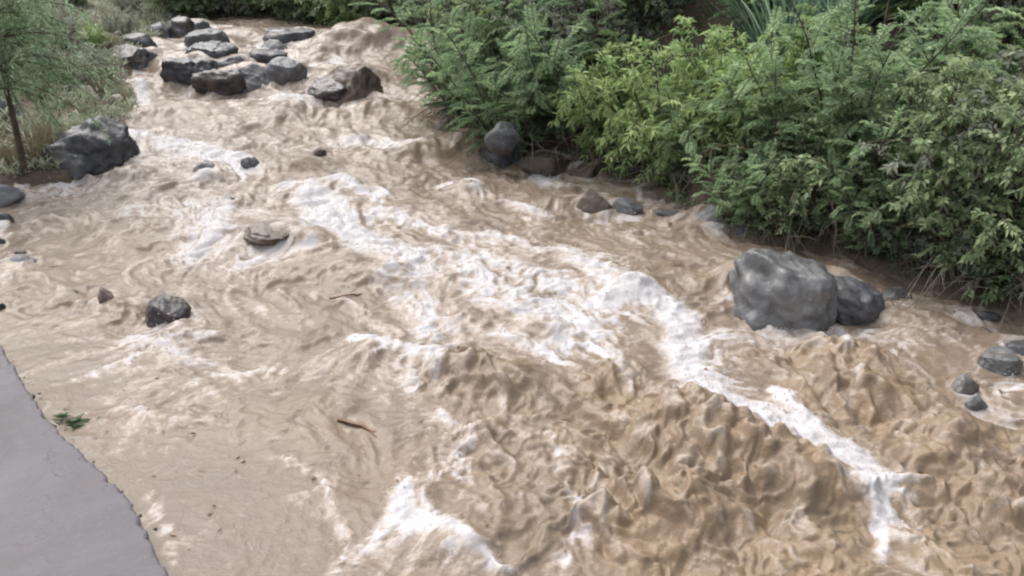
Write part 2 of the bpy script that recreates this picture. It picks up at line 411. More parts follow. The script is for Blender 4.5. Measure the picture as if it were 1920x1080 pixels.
# ------------------------------------------------------------------ rocks (the list is needed by the water too)
# (centre px, bottom px, width px, height px, material, depth ratio, roll, seed, label)
ROCKS = [
 (1458, 614, 204, 152, 'rock_green', 1.0, -0.10, 11, 'large grey-green boulder with a broad pale flat top in the rapids, larger of two'),
 (1580, 606, 134, 90, 'rock_grey', 1.1, -0.12, 12, 'rounded dark grey boulder touching the right flank of the large flat-topped boulder'),
 (1540, 470, 90, 22, 'rock_black', 0.6, 0.0, 13, 'thin dark rock slab just behind the large flat-topped boulder'),
 (1676, 570, 62, 25, 'rock_grey', 0.7, 0.05, 14, 'low grey stone barely above the water beside the rounded dark boulder'),
 (1850, 604, 50, 18, 'rock_black', 0.6, 0.0, 15, 'small black stone in shallow foam below the right-hand bank shrubs'),
 (1800, 596, 34, 10, 'rock_brown', 0.6, 0.0, 16, 'sliver of brown stone next to the small black stone in shallow foam'),
 (1866, 706, 92, 50, 'rock_green', 0.8, 0.15, 17, 'low wet green-grey rock in the shallows with foam washing round it'),
 (1912, 680, 80, 38, 'rock_grey', 0.8, 0.0, 18, 'dark grey rock behind the low wet green-grey rock in the shallows'),
 (1804, 745, 52, 40, 'rock_green', 0.8, -0.1, 19, 'knobbly green-grey rock at the edge of the brown boil, upper one of two'),
 (1822, 776, 50, 36, 'rock_green', 0.8, 0.1, 20, 'knobbly green-grey rock at the edge of the brown boil, lower one of two'),
 (1114, 402, 72, 44, 'rock_brown', 0.7, 0.0, 21, 'dark chocolate-brown block of rock standing in the current below the bank ledge'),
 (1174, 404, 60, 30, 'rock_grey', 0.8, 0.25, 22, 'grey wedge-shaped rock sloping down beside the chocolate-brown block'),
 (944, 306, 88, 72, 'rock_black', 0.8, 0.0, 23, 'blackish bank boulder at the tip of the shrub bank, carrying a smaller rock'),
 (1022, 328, 96, 40, 'rock_brown', 0.8, 0.08, 25, 'flat greyish brown rock at the waterline next to the blackish bank boulder'),
 (1094, 336, 58, 26, 'rock_brown', 0.8, 0.0, 26, 'small dark brown stone between two flat rocks at the shrub waterline'),
 (1176, 334, 84, 36, 'rock_grey', 0.8, -0.06, 27, 'light grey angular rock tucked under the yellow-green shrub'),
 (1240, 378, 86, 26, 'rock_brown', 0.8, 0.0, 28, 'brown ledge stone at the foot of the bank below the yellow-green shrub'),
 (1250, 412, 64, 16, 'rock_grey', 0.7, 0.0, 29, 'flat grey stone awash below the brown ledge stone'),
 (1334, 432, 74, 46, 'rock_green', 0.8, 0.0, 30, 'smooth greenish stone under overhanging twigs at the dark bank'),
 (1398, 446, 42, 26, 'rock_grey', 0.8, 0.0, 31, 'little round grey stone beside the smooth greenish stone at the dark bank'),
 (166, 330, 186, 108, 'rock_black', 0.8, 0.05, 41, 'big wet black boulder with shiny ridges beside the sapling'),
 (6, 290, 120, 112, 'rock_blue', 0.8, 0.0, 42, 'tall bluish grey boulder behind the sapling trunk'),
 (8, 388, 84, 40, 'rock_blue', 0.8, 0.12, 43, 'pointed slate-grey rock in still water below the sapling'),
 (12, 426, 36, 24, 'rock_black', 0.8, 0.0, 44, 'small black stone with a pale top below the pointed slate-grey rock'),
 (42, 506, 52, 24, 'rock_black', 0.8, 0.0, 45, 'flat black stone in brown shallows with a stick lying beside it'),
 (40, 482, 30, 12, 'rock_brown', 0.8, 0.0, 46, 'tiny brown stone just upstream of the flat black stone'),
 (4, 588, 26, 18, 'rock_black', 0.8, 0.0, 47, 'small dark stone close to the upper end of the concrete edge'),
 (5, 462, 16, 12, 'rock_black', 0.8, 0.0, 48, 'pebble-sized black stone between the slate-grey rock and the flat black stone'),
 (238, 128, 80, 46, 'rock_grey', 0.8, 0.0, 49, 'smooth blue-grey rock above the little waterfall'),
 (262, 98, 62, 38, 'rock_black', 0.8, 0.0, 50, 'blackish rock behind the smooth blue-grey rock above the waterfall'),
 (280, 118, 32, 30, 'rock_grey', 0.8, 0.0, 51, 'small grey rock squeezed against the blackish rock above the waterfall'),
 (366, 158, 78, 52, 'rock_black', 0.8, -0.05, 52, 'dark steep-sided block at the downstream end of the layered rock heap'),
 (418, 172, 84, 48, 'rock_red', 0.8, 0.06, 53, 'dark overhanging rock between the steep-sided block and the blue-grey slab'),
 (400, 128, 84, 50, 'rock_black', 0.9, 0.12, 54, 'ridged layered rock rising at the middle of the rock heap'),
 (392, 92, 64, 40, 'rock_grey', 0.9, -0.1, 55, 'layered rock at the upstream crown of the rock heap'),
 (472, 168, 70, 50, 'rock_grey', 0.8, 0.1, 56, 'tilted blue-grey slab facing the drop in the rock heap'),
 (540, 162, 60, 58, 'rock_blue', 0.9, 0.0, 57, 'round smooth blue-grey boulder at the edge of the rock heap by the fast chute'),
 (498, 126, 72, 34, 'rock_black', 0.8, 0.0, 58, 'grey rock wedged behind the round smooth blue-grey boulder'),
 (518, 106, 44, 32, 'rock_green', 0.8, 0.0, 59, 'pale green-grey rock perched in the middle of the upper rapids'),
 (545, 92, 84, 40, 'rock_black', 0.8, 0.1, 60, 'dark humped rock at the head of the rapids with water pouring past'),
 (630, 188, 82, 50, 'rock_red', 0.8, 0.25, 61, 'dark split rock, lower half of the cloven boulder in the upper rapids'),
 (672, 190, 88, 74, 'rock_brown', 0.7, -0.45, 62, 'ribbed brown rock, taller half of the cloven boulder in the upper rapids'),
 (440, 140, 60, 36, 'rock_black', 0.8, 0.05, 67, 'black rock squeezed between the ridged layered rock and the blue-grey slab'),
 (338, 68, 60, 40, 'rock_black', 0.9, 0.0, 63, 'grey cobble pile rock at the head of the rapids, largest of its pile'),
 (296, 70, 44, 28, 'rock_grey', 0.9, 0.0, 64, 'grey rock on the bank side of the cobble pile at the head of the rapids'),
 (372, 66, 40, 30, 'rock_grey', 0.9, 0.0, 65, 'bluish rock on the water side of the cobble pile at the head of the rapids'),
 (310, 46, 40, 22, 'rock_black', 0.9, 0.0, 66, 'dark rock at the back of the cobble pile at the head of the rapids'),
 (318, 616, 92, 54, 'rock_red', 0.7, -0.20, 71, 'dark purple-red tilted stone alone in the brown shallows'),
 (200, 572, 38, 30, 'rock_brown', 0.8, 0.0, 72, 'small brown stone with water streaming over it above the purple-red stone'),
 (516, 474, 118, 46, 'rock_brown', 0.9, 0.0, 73, 'mud-brown rock breaking the surface in front of the white chute'),
 (592, 472, 50, 22, 'rock_brown', 0.8, 0.0, 74, 'low mud-coloured rock awash beside the mud-brown rock'),
 (388, 342, 56, 30, 'rock_grey', 0.8, 0.0, 75, 'grey rock veiled by a thin curtain of water below the black boulder'),
 (470, 324, 36, 26, 'rock_grey', 0.8, 0.0, 76, 'small grey stone in foam upstream of the white chute'),
 (424, 386, 54, 11, 'rock_green', 0.7, 0.0, 77, 'flat green-grey stone skimmed by foam'),
 (600, 304, 30, 20, 'rock_brown', 0.8, 0.0, 78, 'small brown stone in mid-stream above the white chute'),
]
# lumps of the surface: (px, py, width m, length m, height m)
BUMPS = [
 (690, 98, 1.5, 1.0, 0.52), (610, 112, 0.7, 0.5, 0.20), (450, 70, 0.9, 0.5, 0.18), (360, 130, 0.7, 0.4, 0.20), (330, 215, 0.9, 0.5, 0.16),
 (540, 225, 0.8, 0.45, 0.20), (690, 215, 0.6, 0.5, 0.22), (860, 285, 0.5, 0.45, 0.22), (560, 325, 0.5, 0.35, 0.20), (230, 345, 0.5, 0.3, 0.20),
 (390, 345, 0.35, 0.22, 0.18), (520, 465, 0.42, 0.28, 0.20), (600, 475, 0.4, 0.25, 0.15), (400, 455, 0.3, 0.25, 0.10), (880, 370, 0.4, 0.3, 0.15),
 (700, 545, 0.4, 0.3, 0.12), (1010, 640, 0.4, 0.25, 0.12), (860, 720, 0.4, 0.24, 0.18), (960, 740, 0.4, 0.3, 0.15), (1190, 560, 0.35, 0.3, 0.12),
 (1150, 720, 0.3, 0.25, 0.17), (1280, 830, 0.42, 0.36, 0.22), (1420, 900, 0.42, 0.4, 0.25), (1560, 960, 0.36, 0.36, 0.23), (1300, 980, 0.4, 0.35, 0.17),
 (1580, 690, 0.42, 0.35, 0.20), (1680, 770, 0.36, 0.3, 0.18), (1560, 760, 0.3, 0.25, 0.12), (1800, 860, 0.35, 0.3, 0.13), (1880, 960, 0.3, 0.3, 0.13),
 (230, 590, 0.35, 0.2, 0.08), (700, 690, 0.5, 0.25, 0.08), (330, 650, 0.45, 0.3, 0.10), (770, 960, 0.25, 0.3, 0.08), (860, 1050, 0.35, 0.25, 0.10),
 (1040, 920, 0.3, 0.3, 0.09), (640, 520, 0.3, 0.2, 0.10), (1040, 395, 0.35, 0.3, 0.12), (770, 300, 0.5, 0.35, 0.15), (150, 420, 0.5, 0.3, 0.06),
]
def bump_z(x, y):
    z = np.zeros_like(x)
    for px, py, sx, sy, hh in BUMPS:
        c = hit(px, py)
        u = (x - c[0]) / (sx * 0.5) + 0.4 * perlin(x * 2.2, y * 2.2, int(px))
        v = (y - c[1] - sy * 0.35) / (sy * 0.5) + 0.3 * perlin(x * 2.0, y * 2.0, int(px) + 1)
        v = np.where(v < 0, v * 1.2, v * 0.7)
        z += 0.72 * hh * np.exp(-0.5 * (u * u + v * v) * 1.3)
    return z
SUBS = {}
BOXY = {11, 12, 52, 53, 71}
def ico(sub):
    if sub not in SUBS:
        bm = bmesh.new()
        bmesh.ops.create_icosphere(bm, subdivisions=sub, radius=1.0)
        v = np.array([q.co[:] for q in bm.verts]); f = np.array([[q.index for q in t.verts] for t in bm.faces])
        bm.free(); SUBS[sub] = (v, f)
    return SUBS[sub]

def rock_shape(seed, sub, planes=None, lump=0.22, nplanes=9):
    r = np.random.default_rng(seed)
    v, f = ico(sub)
    v = v.copy()
    if seed in BOXY:                                  # squarer boulders
        v = v / ((np.abs(v) ** 2.8).sum(1) ** (1 / 2.8))[:, None] * 0.9
    v *= (1 + 0.22 * perlin3(v[:, 0] * 1.1 + seed, v[:, 1] * 1.1, v[:, 2] * 1.1, seed))[:, None]
    pl = [] if planes is None else list(planes)
    for _ in range(nplanes):
        n = r.normal(size=3); n[2] = abs(n[2]) * 0.8; n /= np.linalg.norm(n)
        pl.append((n, r.uniform(0.55, 0.86)))
    for n, c in pl:
        n = np.array(n, float); n /= np.linalg.norm(n)
        e = np.clip(v @ n - c, 0, None)
        v = v - (e * 0.88)[:, None] * n
    nn = v / np.linalg.norm(v, axis=1)[:, None]
    k = lump
    disp = k * 0.35 * perlin3(v[:, 0] * 2.6 + seed, v[:, 1] * 2.6, v[:, 2] * 2.6, seed + 1) \
         + k * 0.20 * perlin3(v[:, 0] * 6 + seed, v[:, 1] * 6, v[:, 2] * 6, seed + 2) \
         + k * 0.11 * perlin3(v[:, 0] * 14, v[:, 1] * 14, v[:, 2] * 14 + seed, seed + 3)
    v = v + nn * disp[:, None]
    mn, mx = v.min(0), v.max(0)
    return (v - (mn + mx) / 2) / ((mx - mn) / 2), f

HERO = {11: [((0.10, -0.10, 0.99), 0.80), ((-0.70, -0.60, 0.30), 0.92), ((0.75, -0.50, 0.25), 0.98), ((-0.1, -0.9, 0.45), 1.0)], 12: [((0.25, -0.15, 0.95), 0.82), ((0.6, -0.7, 0.3), 0.9)],
        52: [((0, 0, 1), 0.40), ((0, -1, 0.1), 0.6)], 53: [((0, 0.1, 1), 0.42)], 54: [((0.2, -0.1, 1), 0.4)], 55: [((-0.2, -0.1, 1), 0.4)], 57: [((0.1, -0.2, 1), 0.6)], 58: [((0.1, 0, 1), 0.4)], 60: [((0.1, -0.1, 1), 0.45)], 56: [((0.3, -0.7, 0.6), 0.45)],
        62: [((-0.7, -0.5, 0.3), 0.4), ((0.3, -0.8, 0.5), 0.5)], 61: [((0.2, -0.3, 0.95), 0.45)], 41: [((0.5, -0.5, 0.7), 0.6), ((-0.2, -0.8, 0.5), 0.62)],
        71: [((0.2, -0.3, 0.9), 0.75)], 22: [((0.5, -0.2, 0.85), 0.35)]}
rock_info = []      # (x, y, radius) for the water
for (cx, yb, w, h, mat, dr, roll, seed, label) in ROCKS:
    if 49 <= seed <= 67: w, h = w * 1.30, h * 0.90
    p = hit(cx, yb)
    D = depth(p)
    a = math.atan2(CAM_H - p[2], p[1])
    hx = 0.5 * w * D / F
    hy = hx * dr
    V = h * D / F
    hy = min(hy, 0.42 * V / max(math.sin(a), 1e-3))
    hy = max(hy, 0.35 * hx)
    lo, hi = 0.02, 3.0
    for _ in range(40):
        m = 0.5 * (lo + hi)
        t = math.hypot(m * math.cos(a), hy * math.sin(a)) + hy * math.sin(a) + 0.1 * m * math.cos(a)
        if t < V: lo = m
        else: hi = m
    hz = max(lo, 0.3 * min(hx, 0.2))
    ctr = np.array([p[0] * (p[1] + hy) / p[1], p[1] + hy * 0.95, 0])
    bz = float(bump_z(np.array([ctr[0]]), np.array([ctr[1]]))[0])
    ctr[2] = W(p[1]) + 0.10 * hz + 0.5 * bz + 0.02
    big = w * h > 4000
    v, f = rock_shape(seed, 5 if big else 4, HERO.get(seed), 0.34 if w > 100 else 0.26, 12 if seed == 41 else 1 if seed in (11, 12, 71, 73) else 4 if seed in HERO else 9)
    # keep a skirt below the water
    v = v * np.array([hx, hy, hz])
    c_, s_ = math.cos(roll), math.sin(roll)
    v = np.stack([v[:, 0] * c_ - v[:, 2] * s_, v[:, 1], v[:, 0] * s_ + v[:, 2] * c_], 1)
    base = W(p[1]) - ctr[2] - 0.02
    low = v[:, 2] < base
    v[low, 2] = base + (v[low, 2] - base) * 1.6
    o = link('boulder' if w > 60 else 'river_stone', mesh_np('rock', v, f), M[mat])
    o.location = ctr
    tag(o, label, 'boulder' if w > 60 else 'stone', 'rocks in the flooded stream')
    rock_info.append((ctr[0], ctr[1], max(hx, hy * 0.8), seed, hz))

# the small rock carried by the blackish bank boulder
def place_rock(px, py, lift, size, mat, seed, label, name='boulder', cat='boulder', group='rocks on the banks', roll=0.0):
    p = hit(px, py, lift)
    v, f = rock_shape(seed, 4, None, 0.24)
    v = v * np.array(size)
    c_, s_ = math.cos(roll), math.sin(roll)
    v = np.stack([v[:, 0] * c_ - v[:, 2] * s_, v[:, 1], v[:, 0] * s_ + v[:, 2] * c_], 1)
    o = link(name, mesh_np('rock', v, f), M[mat])
    o.location = (p[0], p[1] + size[1] * 0.6, p[2])
    tag(o, label, cat, group)
    return o

# ------------------------------------------------------------------ the flood water
XR, YR, RS = (-16.0, 10.0), (0.5, 23.0), 0.04
rx = np.arange(XR[0], XR[1], RS); ry = np.arange(YR[0], YR[1], RS)
RX, RY = np.meshgrid(rx, ry)

# mean current: tangent of the centre line, fanning out towards the camera
CL = np.array([(-9, 21), (-5.0, 18), (-3.4, 15.5), (-2.6, 12), (-1.5, 9), (-0.2, 6.6), (1.2, 4.6), (2.8, 2.8), (4.2, 0.5)])
cy = CL[::-1, 1]; cxs = CL[::-1, 0]
tx = -np.gradient(np.interp(ry, cy, cxs), RS)
tx = np.convolve(np.pad(tx, 30, mode='edge'), np.ones(61) / 61, mode='valid')
off = RX - np.interp(RY, cy, cxs)
VX = tx[:, None] * sstep(-3.0, 0.3, off) - 0.06 * np.clip(-off, 0, 3) * sstep(9, 4, RY)
VY = -np.ones_like(RX)
nv = np.hypot(VX, VY); VX /= nv; VY /= nv
for (x0, y0, r0, s0, hz0) in rock_info:           # the current parts around each rock
    dx, dy = RX - x0, RY - y0
    r2 = (dx * dx + dy * dy) / (r0 * 1.15) ** 2 + 0.35
    k = 0.8 / (r2 * r2)
    VX += k * dx / r0 * 0.9
    VY += k * np.where(dy > 0, 0.6, 0.3)
# eddies (curl of noise)
def curl(fr, amp, seed):
    p = perlin(RX * fr, RY * fr, seed)
    gy_, gx_ = np.gradient(p, RS)
    return amp * gy_ / fr, -amp * gx_ / fr
for fr, amp, sd in ((0.8, 0.40, 201), (1.9, 0.30, 202), (4.2, 0.15, 203), (8.5, 0.06, 204)):
    a_, b_ = curl(fr, amp, sd)
    VX += a_; VY += b_

def samp(G, x, y):
    fx = np.clip((x - XR[0]) / RS, 0, G.shape[1] - 1.001); fy = np.clip((y - YR[0]) / RS, 0, G.shape[0] - 1.001)
    ix, iy = fx.astype(np.int32), fy.astype(np.int32)
    ax, ay = fx - ix, fy - iy
    return (G[iy, ix] * (1 - ax) + G[iy, ix + 1] * ax) * (1 - ay) + (G[iy + 1, ix] * (1 - ax) + G[iy + 1, ix + 1] * ax) * ay

# where foam is made: strokes read off the photograph as places on the water (points, half-width in px, strength)
FOAM = [
 ([(255, 255), (330, 275), (420, 298), (440, 322)], 26, 0.95), ([(620, 268), (690, 262), (760, 276)], 16, 0.9),
 ([(540, 352), (640, 344), (720, 368)], 17, 0.95), ([(590, 372), (620, 410), (660, 440), (725, 470)], 30, 1.0),
 ([(400, 395), (385, 430), (395, 470)], 34, 0.62), ([(735, 500), (830, 505), (930, 540), (1010, 570), (1110, 620)], 34, 0.72),
 ([(750, 520), (800, 570), (790, 620)], 40, 0.8), ([(880, 500), (960, 580), (1080, 640)], 40, 0.75), ([(760, 480), (860, 470), (1000, 520), (1120, 560)], 26, 0.7), ([(900, 620), (1000, 660), (1100, 640)], 26, 0.7), ([(860, 600), (830, 660)], 18, 0.75), ([(660, 640), (760, 662), (830, 672)], 15, 1.0),
 ([(1110, 580), (1190, 548), (1265, 590), (1285, 660)], 24, 0.95), ([(1270, 620), (1290, 690), (1325, 745), (1440, 795), (1560, 850), (1620, 895)], 25, 1.12),
 ([(1450, 735), (1470, 765), (1530, 810)], 14, 0.9), ([(1615, 895), (1650, 970), (1656, 1060)], 9, 1.0),
 ([(765, 915), (740, 980), (720, 1010)], 22, 0.78), ([(770, 930), (830, 990), (900, 1060), (950, 1085)], 14, 0.78), ([(840, 1010), (900, 1040), (960, 1085)], 7, 0.9),
 ([(520, 860), (605, 895), (622, 960), (650, 1010), (640, 1060)], 7, 0.95), ([(840, 440), (960, 450), (1060, 480), (1130, 520)], 26, 0.62),
 ([(240, 400), (350, 385), (480, 395)], 22, 0.62), ([(1035, 820), (1052, 890), (1088, 960), (1060, 1060)], 7, 0.85),
 ([(262, 150), (272, 205)], 9, 1.0), ([(215, 140), (225, 195)], 12, 0.9), ([(455, 178), (560, 186), (580, 205)], 9, 0.85),
 ([(585, 122), (645, 118)], 7, 0.9), ([(230, 130), (320, 126), (335, 132)], 6, 0.8), ([(440, 120), (470, 118)], 6, 0.7),
 ([(30, 345), (120, 352), (210, 346)], 9, 0.7), ([(1105, 640), (1150, 680)], 18, 0.8), ([(200, 700), (330, 650), (400, 640)], 10, 0.6),
 ([(640, 560), (700, 600), (735, 640)], 8, 0.6), ([(250, 640), (420, 700), (520, 700)], 22, 0.5), ([(330, 60), (480, 62), (560, 55), (640, 62)], 8, 0.6),
 ([(470, 85), (520, 82)], 6, 0.7), ([(840, 350), (940, 380), (1030, 410)], 14, 0.55), ([(700, 395), (820, 430), (900, 480)], 24, 0.66),
 ([(1250, 760), (1180, 690), (1130, 690)], 10, 0.6), ([(1880, 690), (1900, 730), (1860, 735)], 10, 0.7), ([(1790, 598), (1840, 610)], 8, 0.7),
 ([(820, 780), (880, 830), (820, 900)], 18, 0.55), ([(200, 760), (300, 790), (420, 800)], 8, 0.5), ([(280, 930), (310, 1000), (330, 1060)], 10, 0.6),
 ([(130, 860), (180, 900), (250, 980)], 5, 0.5), ([(1690, 930), (1640, 935)], 5, 0.8), ([(1850, 770), (1900, 800)], 10, 0.5),
]
SRC = np.zeros_like(RX)
CHUTE = np.zeros_like(RX)
for pts, hw in (([(1275, 600), (1290, 690), (1330, 745), (1440, 790), (1560, 845), (1620, 895), (1648, 960), (1655, 1040)], (22, 24, 26, 30, 30, 22, 9, 7)), ([(1455, 735), (1475, 770), (1540, 820)], (10, 10, 10)), ([(1115, 575), (1190, 545), (1262, 585), (1280, 640)], (14, 18, 18, 20)), ([(665, 640), (750, 660), (830, 672)], (10, 16, 9)), ([(590, 360), (610, 400), (650, 435), (715, 468)], (18, 30, 26, 14)), ([(290, 265), (370, 285), (420, 305)], (14, 20, 16)), ([(755, 930), (750, 985), (850, 1010), (945, 1080)], (10, 22, 10, 8))):
    q = P2(pts); d, t = seg_dist(RX, RY, q)
    wd = np.interp(t, np.linspace(0, 1, len(hw)), [1.85 * h_ * depth(hit(*p_)) / F for h_, p_ in zip(hw, pts)])
    CHUTE = np.maximum(CHUTE, 1 - sstep(0.30, 1.75, d / wd + 0.35 * perlin(RX * 3.5, RY * 3.5, 77)))
for pts, hw, s in FOAM:
    q = P2(pts)
    mid = hit(*pts[len(pts) // 2]); wd = hw * depth(mid) / F
    d, _ = seg_dist(RX, RY, q)
    SRC = np.maximum(SRC, s * np.exp(-(d / (wd * 1.25)) ** 2))
for (x0, y0, r0, s0, hz0) in rock_info:
    d = np.hypot(RX - x0, RY - y0) / r0
    tail = np.exp(-((RX - x0) / (0.8 * r0)) ** 2) * np.exp(-np.clip(y0 - r0 - RY, 0, None) / (1.2 * r0)) * (RY < y0 - 0.5 * r0)
    SRC = np.maximum(SRC, 0.70 * np.exp(-((d - 1.05) / 0.20) ** 2) * (0.5 + 0.5 * perlin(RX * 3, RY * 3, s0)))
    SRC = np.maximum(SRC, 0.5 * tail)

def region(pts, soft):
    q = P2(pts)
    d, _ = seg_dist(RX, RY, q, True)
    sd = np.where(inside(RX, RY, q), d, -d)
    return sstep(-soft, soft, sd)
BOIL = np.maximum(region([(1075, 705), (1180, 690), (1290, 770), (1400, 810), (1540, 850), (1630, 930), (1660, 1080), (1600, 1300), (1200, 1300), (1060, 1000), (1020, 820)], 0.28),
                  region([(1420, 640), (1560, 625), (1700, 690), (1760, 760), (1740, 830), (1640, 850), (1540, 790), (1470, 720)], 0.24))
BOIL = np.maximum(BOIL, 0.75 * region([(1680, 850), (1800, 790), (1960, 820), (2100, 1150), (1700, 1150)], 0.2))
BOIL = np.maximum(BOIL, 0.55 * region([(760, 690), (900, 660), (1010, 700), (1040, 800), (900, 760), (790, 760)], 0.12))
BOIL = np.maximum(BOIL, 0.45 * region([(820, 800), (1000, 760), (1060, 1000), (1000, 1150), (880, 1000)], 0.2))
SMOOTHW = np.maximum(region([(1350, 700), (1440, 700), (1450, 745), (1400, 765), (1360, 740)], 0.05),
                     region([(180, 860), (420, 820), (560, 900), (600, 1080), (330, 1120), (260, 960)], 0.25))
SMOOTHW = np.maximum(SMOOTHW, 0.7 * region([(20, 640), (160, 620), (240, 720), (130, 800)], 0.25))
WHITE = rng.uniform(-1, 1, RX.shape)
FINE = rng.uniform(-1, 1, (RX.shape[0] * 2, RX.shape[1] * 2))
def samp2(G, x, y, rs):
    fx = np.clip((x - XR[0]) / rs, 0, G.shape[1] - 1.001); fy = np.clip((y - YR[0]) / rs, 0, G.shape[0] - 1.001)
    ix, iy = fx.astype(np.int32), fy.astype(np.int32)
    ax, ay = fx - ix, fy - iy
    return (G[iy, ix] * (1 - ax) + G[iy, ix + 1] * ax) * (1 - ay) + (G[iy + 1, ix] * (1 - ax) + G[iy + 1, ix + 1] * ax) * ay
def surface(x, y, full=True):
    """returns x, y, z, foam, mud, fine for points on the water"""
    qx, qy = x.copy(), y.copy()
    acc = np.zeros_like(x); wsum = 0.0; lic = np.zeros_like(x); lic2 = np.zeros_like(x); lic3 = np.zeros_like(x); lic4 = np.zeros_like(x)
    n_st, dt = 26, 0.028
    h5 = None
    for k in range(n_st):
        dec = math.exp(-k * 0.10)
        acc += samp(SRC, qx, qy) * dec; wsum += dec
        vx, vy = samp(VX, qx, qy), samp(VY, qx, qy)
        qx -= vx * dt; qy -= vy * dt
        if k < 18: lic3 += samp2(WHITE, (qx - XR[0]) * 0.42 + XR[0], (qy - YR[0]) * 0.42 + YR[0], RS)
        if k < 12: lic4 += samp2(WHITE, (qx - XR[0]) * 0.9 + XR[0], (qy - YR[0]) * 0.9 + YR[0] + 0.013, RS)
        if k < 8: lic2 += samp2(FINE, qx, qy, RS / 2)
        if k < 9: lic += samp(WHITE, qx, qy)
        if k == 3: h5 = (qx.copy(), qy.copy())
    foam_src = acc / wsum
    boil, smo = samp(BOIL, x, y), samp(SMOOTHW, x, y)
    near_src = samp(SRC, x, y)
    ax, ay = h5
    turb = np.clip(0.75 + 0.55 * fbm(x * 0.55, y * 0.55, 301, 3) + 0.35 * near_src, 0.25, 1.5) * (1 - 0.8 * smo)
    turb *= np.interp(y, [2, 5, 9, 13, 20], [0.6, 0.75, 1.05, 1.3, 1.25])
    z = bump_z(x, y)
    for (x0, y0, r0, s0, hz0) in rock_info:            # water piles up behind a rock, sinks below it
        a = min(0.17, 0.5 * hz0)
        d2 = ((x - x0) / (1.1 * r0)) ** 2
        z += a * np.exp(-d2 - ((y - y0 - 1.15 * r0) / (0.55 * r0)) ** 2) - 0.6 * a * np.exp(-d2 - ((y - y0 + 1.3 * r0) / (0.7 * r0)) ** 2)
    # chop
    wx, wy = 0.22 * perlin(x * 1.7, y * 1.7, 41), 0.22 * perlin(x * 1.7, y * 1.7, 42)
    bx, by = ax + wx, ay + wy
    c1 = fbm(bx * 1.0, by * 1.9, 51, 2)
    r1 = 1 - np.abs(perlin(bx * 1.9, by * 3.4, 52)) * 1.7
    r2 = 1 - np.abs(perlin(bx * 4.1 + 3, by * 6.8, 53)) * 1.7
    r3 = perlin(ax * 9.5, ay * 14.0, 54)
    r4 = perlin(x * 19 + 0.5 * r3, y * 26.0, 55)
    r5 = 1 - np.abs(perlin(ax * 7.5, ay * 11.0, 56)) * 1.7
    lic3 = np.clip(lic3 / 6.0, -1.3, 1.3); lic4 = np.clip(lic4 / 4.2, -1.3, 1.3)
    chop = 0.075 * c1 + 0.024 * r1 + 0.020 * r2 * (0.6 + 0.4 * r1) + 0.013 * r5 + 0.006 * r3 + 0.003 * r4 + 0.013 * lic3 + 0.007 * lic4 + 0.004 * perlin(x * 33, y * 40, 58)
    z += turb * chop * (1 - 0.55 * boil)
    # boils: crumpled lumps with creases
    ux, uy = x + 0.09 * perlin(x * 4, y * 4, 61) + 0.03 * perlin(x * 11, y * 11, 67), y + 0.09 * perlin(x * 4, y * 4, 62) + 0.03 * perlin(x * 11, y * 11, 68)
    b0 = perlin(ux * 2.4, uy * 2.4, 63)
    gx_, gy_ = 0.35 * ax + 0.65 * ux, 0.35 * ay + 0.65 * uy
    b1 = np.abs(perlin(gx_ * 5.4, gy_ * 4.6, 64))
    b2 = np.abs(perlin(gx_ * 11.5 + b0, gy_ * 9.0, 65))
    b4 = 1 - np.abs(perlin(ux * 7.5, uy * 7.0, 69)) * 1.8
    b3 = perlin(ux * 21, uy * 22, 66)
    b1 = np.minimum(np.sqrt(b1 * b1 + 0.001), 0.7) * (0.7 + 0.6 * sstep(-0.4, 0.4, perlin(x * 1.6, y * 1.6, 88))); b2 = np.sqrt(b2 * b2 + 0.0008)
    lumps = 0.080 * b0 + 0.075 * (b1 - 0.25) + 0.060 * (b2 - 0.25) + 0.020 * (np.abs(perlin(ux * 19 + 2 * b0, uy * 18, 89)) - 0.25) + 0.010 * b4 * sstep(-0.3, 0.4, b0) + 0.010 * b3 + 0.004 * perlin(ux * 43, uy * 45, 70)
    lumps = lumps * (0.65 + 0.7 * sstep(-0.35, 0.4, fbm(x * 1.1, y * 1.1, 93, 2))) + 0.03 * lic3
    z += boil * lumps
    # lace in the coordinates carried along by the current
    l1 = fbm(qx * 2.6, qy * 2.6, 71, 3)
    l2 = 1 - np.abs(fbm(qx * 5.5, qy * 5.5, 72, 3)) * 3.2
    l3 = 1 - np.abs(fbm(ax * 8.0, ay * 8.0, 73, 3)) * 3.0
    lace = np.clip(0.55 * l2 + 0.45 * l3, -0.6, 1)
    patch = sstep(-0.35, 0.45, fbm(x * 0.6, y * 0.6, 74, 3) + 0.25)
    crest = np.clip((chop * turb) / 0.10, -1, 1)
    f = 1.05 * np.maximum(foam_src * 1.12, 0.82 * near_src) * (0.62 + 0.62 * lace + 0.30 * l1)
    f = f + 0.36 * patch * np.clip(0.10 + lace * 1.0 + 0.40 * crest, 0, 1.3) * (1 - 0.75 * boil) * (1 - 0.55 * smo)
    f = f + boil * 0.42 * sstep(0.12, 0.42, b1) * sstep(0.05, 0.5, l1 + 0.12)
    f = np.maximum(0.98 * f, samp(CHUTE, x, y) * (0.95 + 0.14 * lace + 0.12 * l1))
    f = np.clip(f, 0, 1.25)
    aer = np.clip(0.24 + lic * 0.09 + 0.62 * near_src + 0.50 * fbm(ax * 3.2, ay * 4.2, 75, 5) + 0.35 * crest - 0.15 * boil + 0.55 * boil * (b1 * 2 + b2 * 2 - 1.0) + 0.28 * perlin(ax * 17, ay * 21, 76) + 0.16 * perlin(ax * 37, ay * 43, 77), 0, 1) * (1 - 0.5 * smo)
    z += 0.018 * np.clip(f - 0.4, 0, 0.8) * (1 + 0.9 * perlin(x * 12, y * 12, 81)) 
    ds, _ = seg_dist(x, y, slab_poly, True)
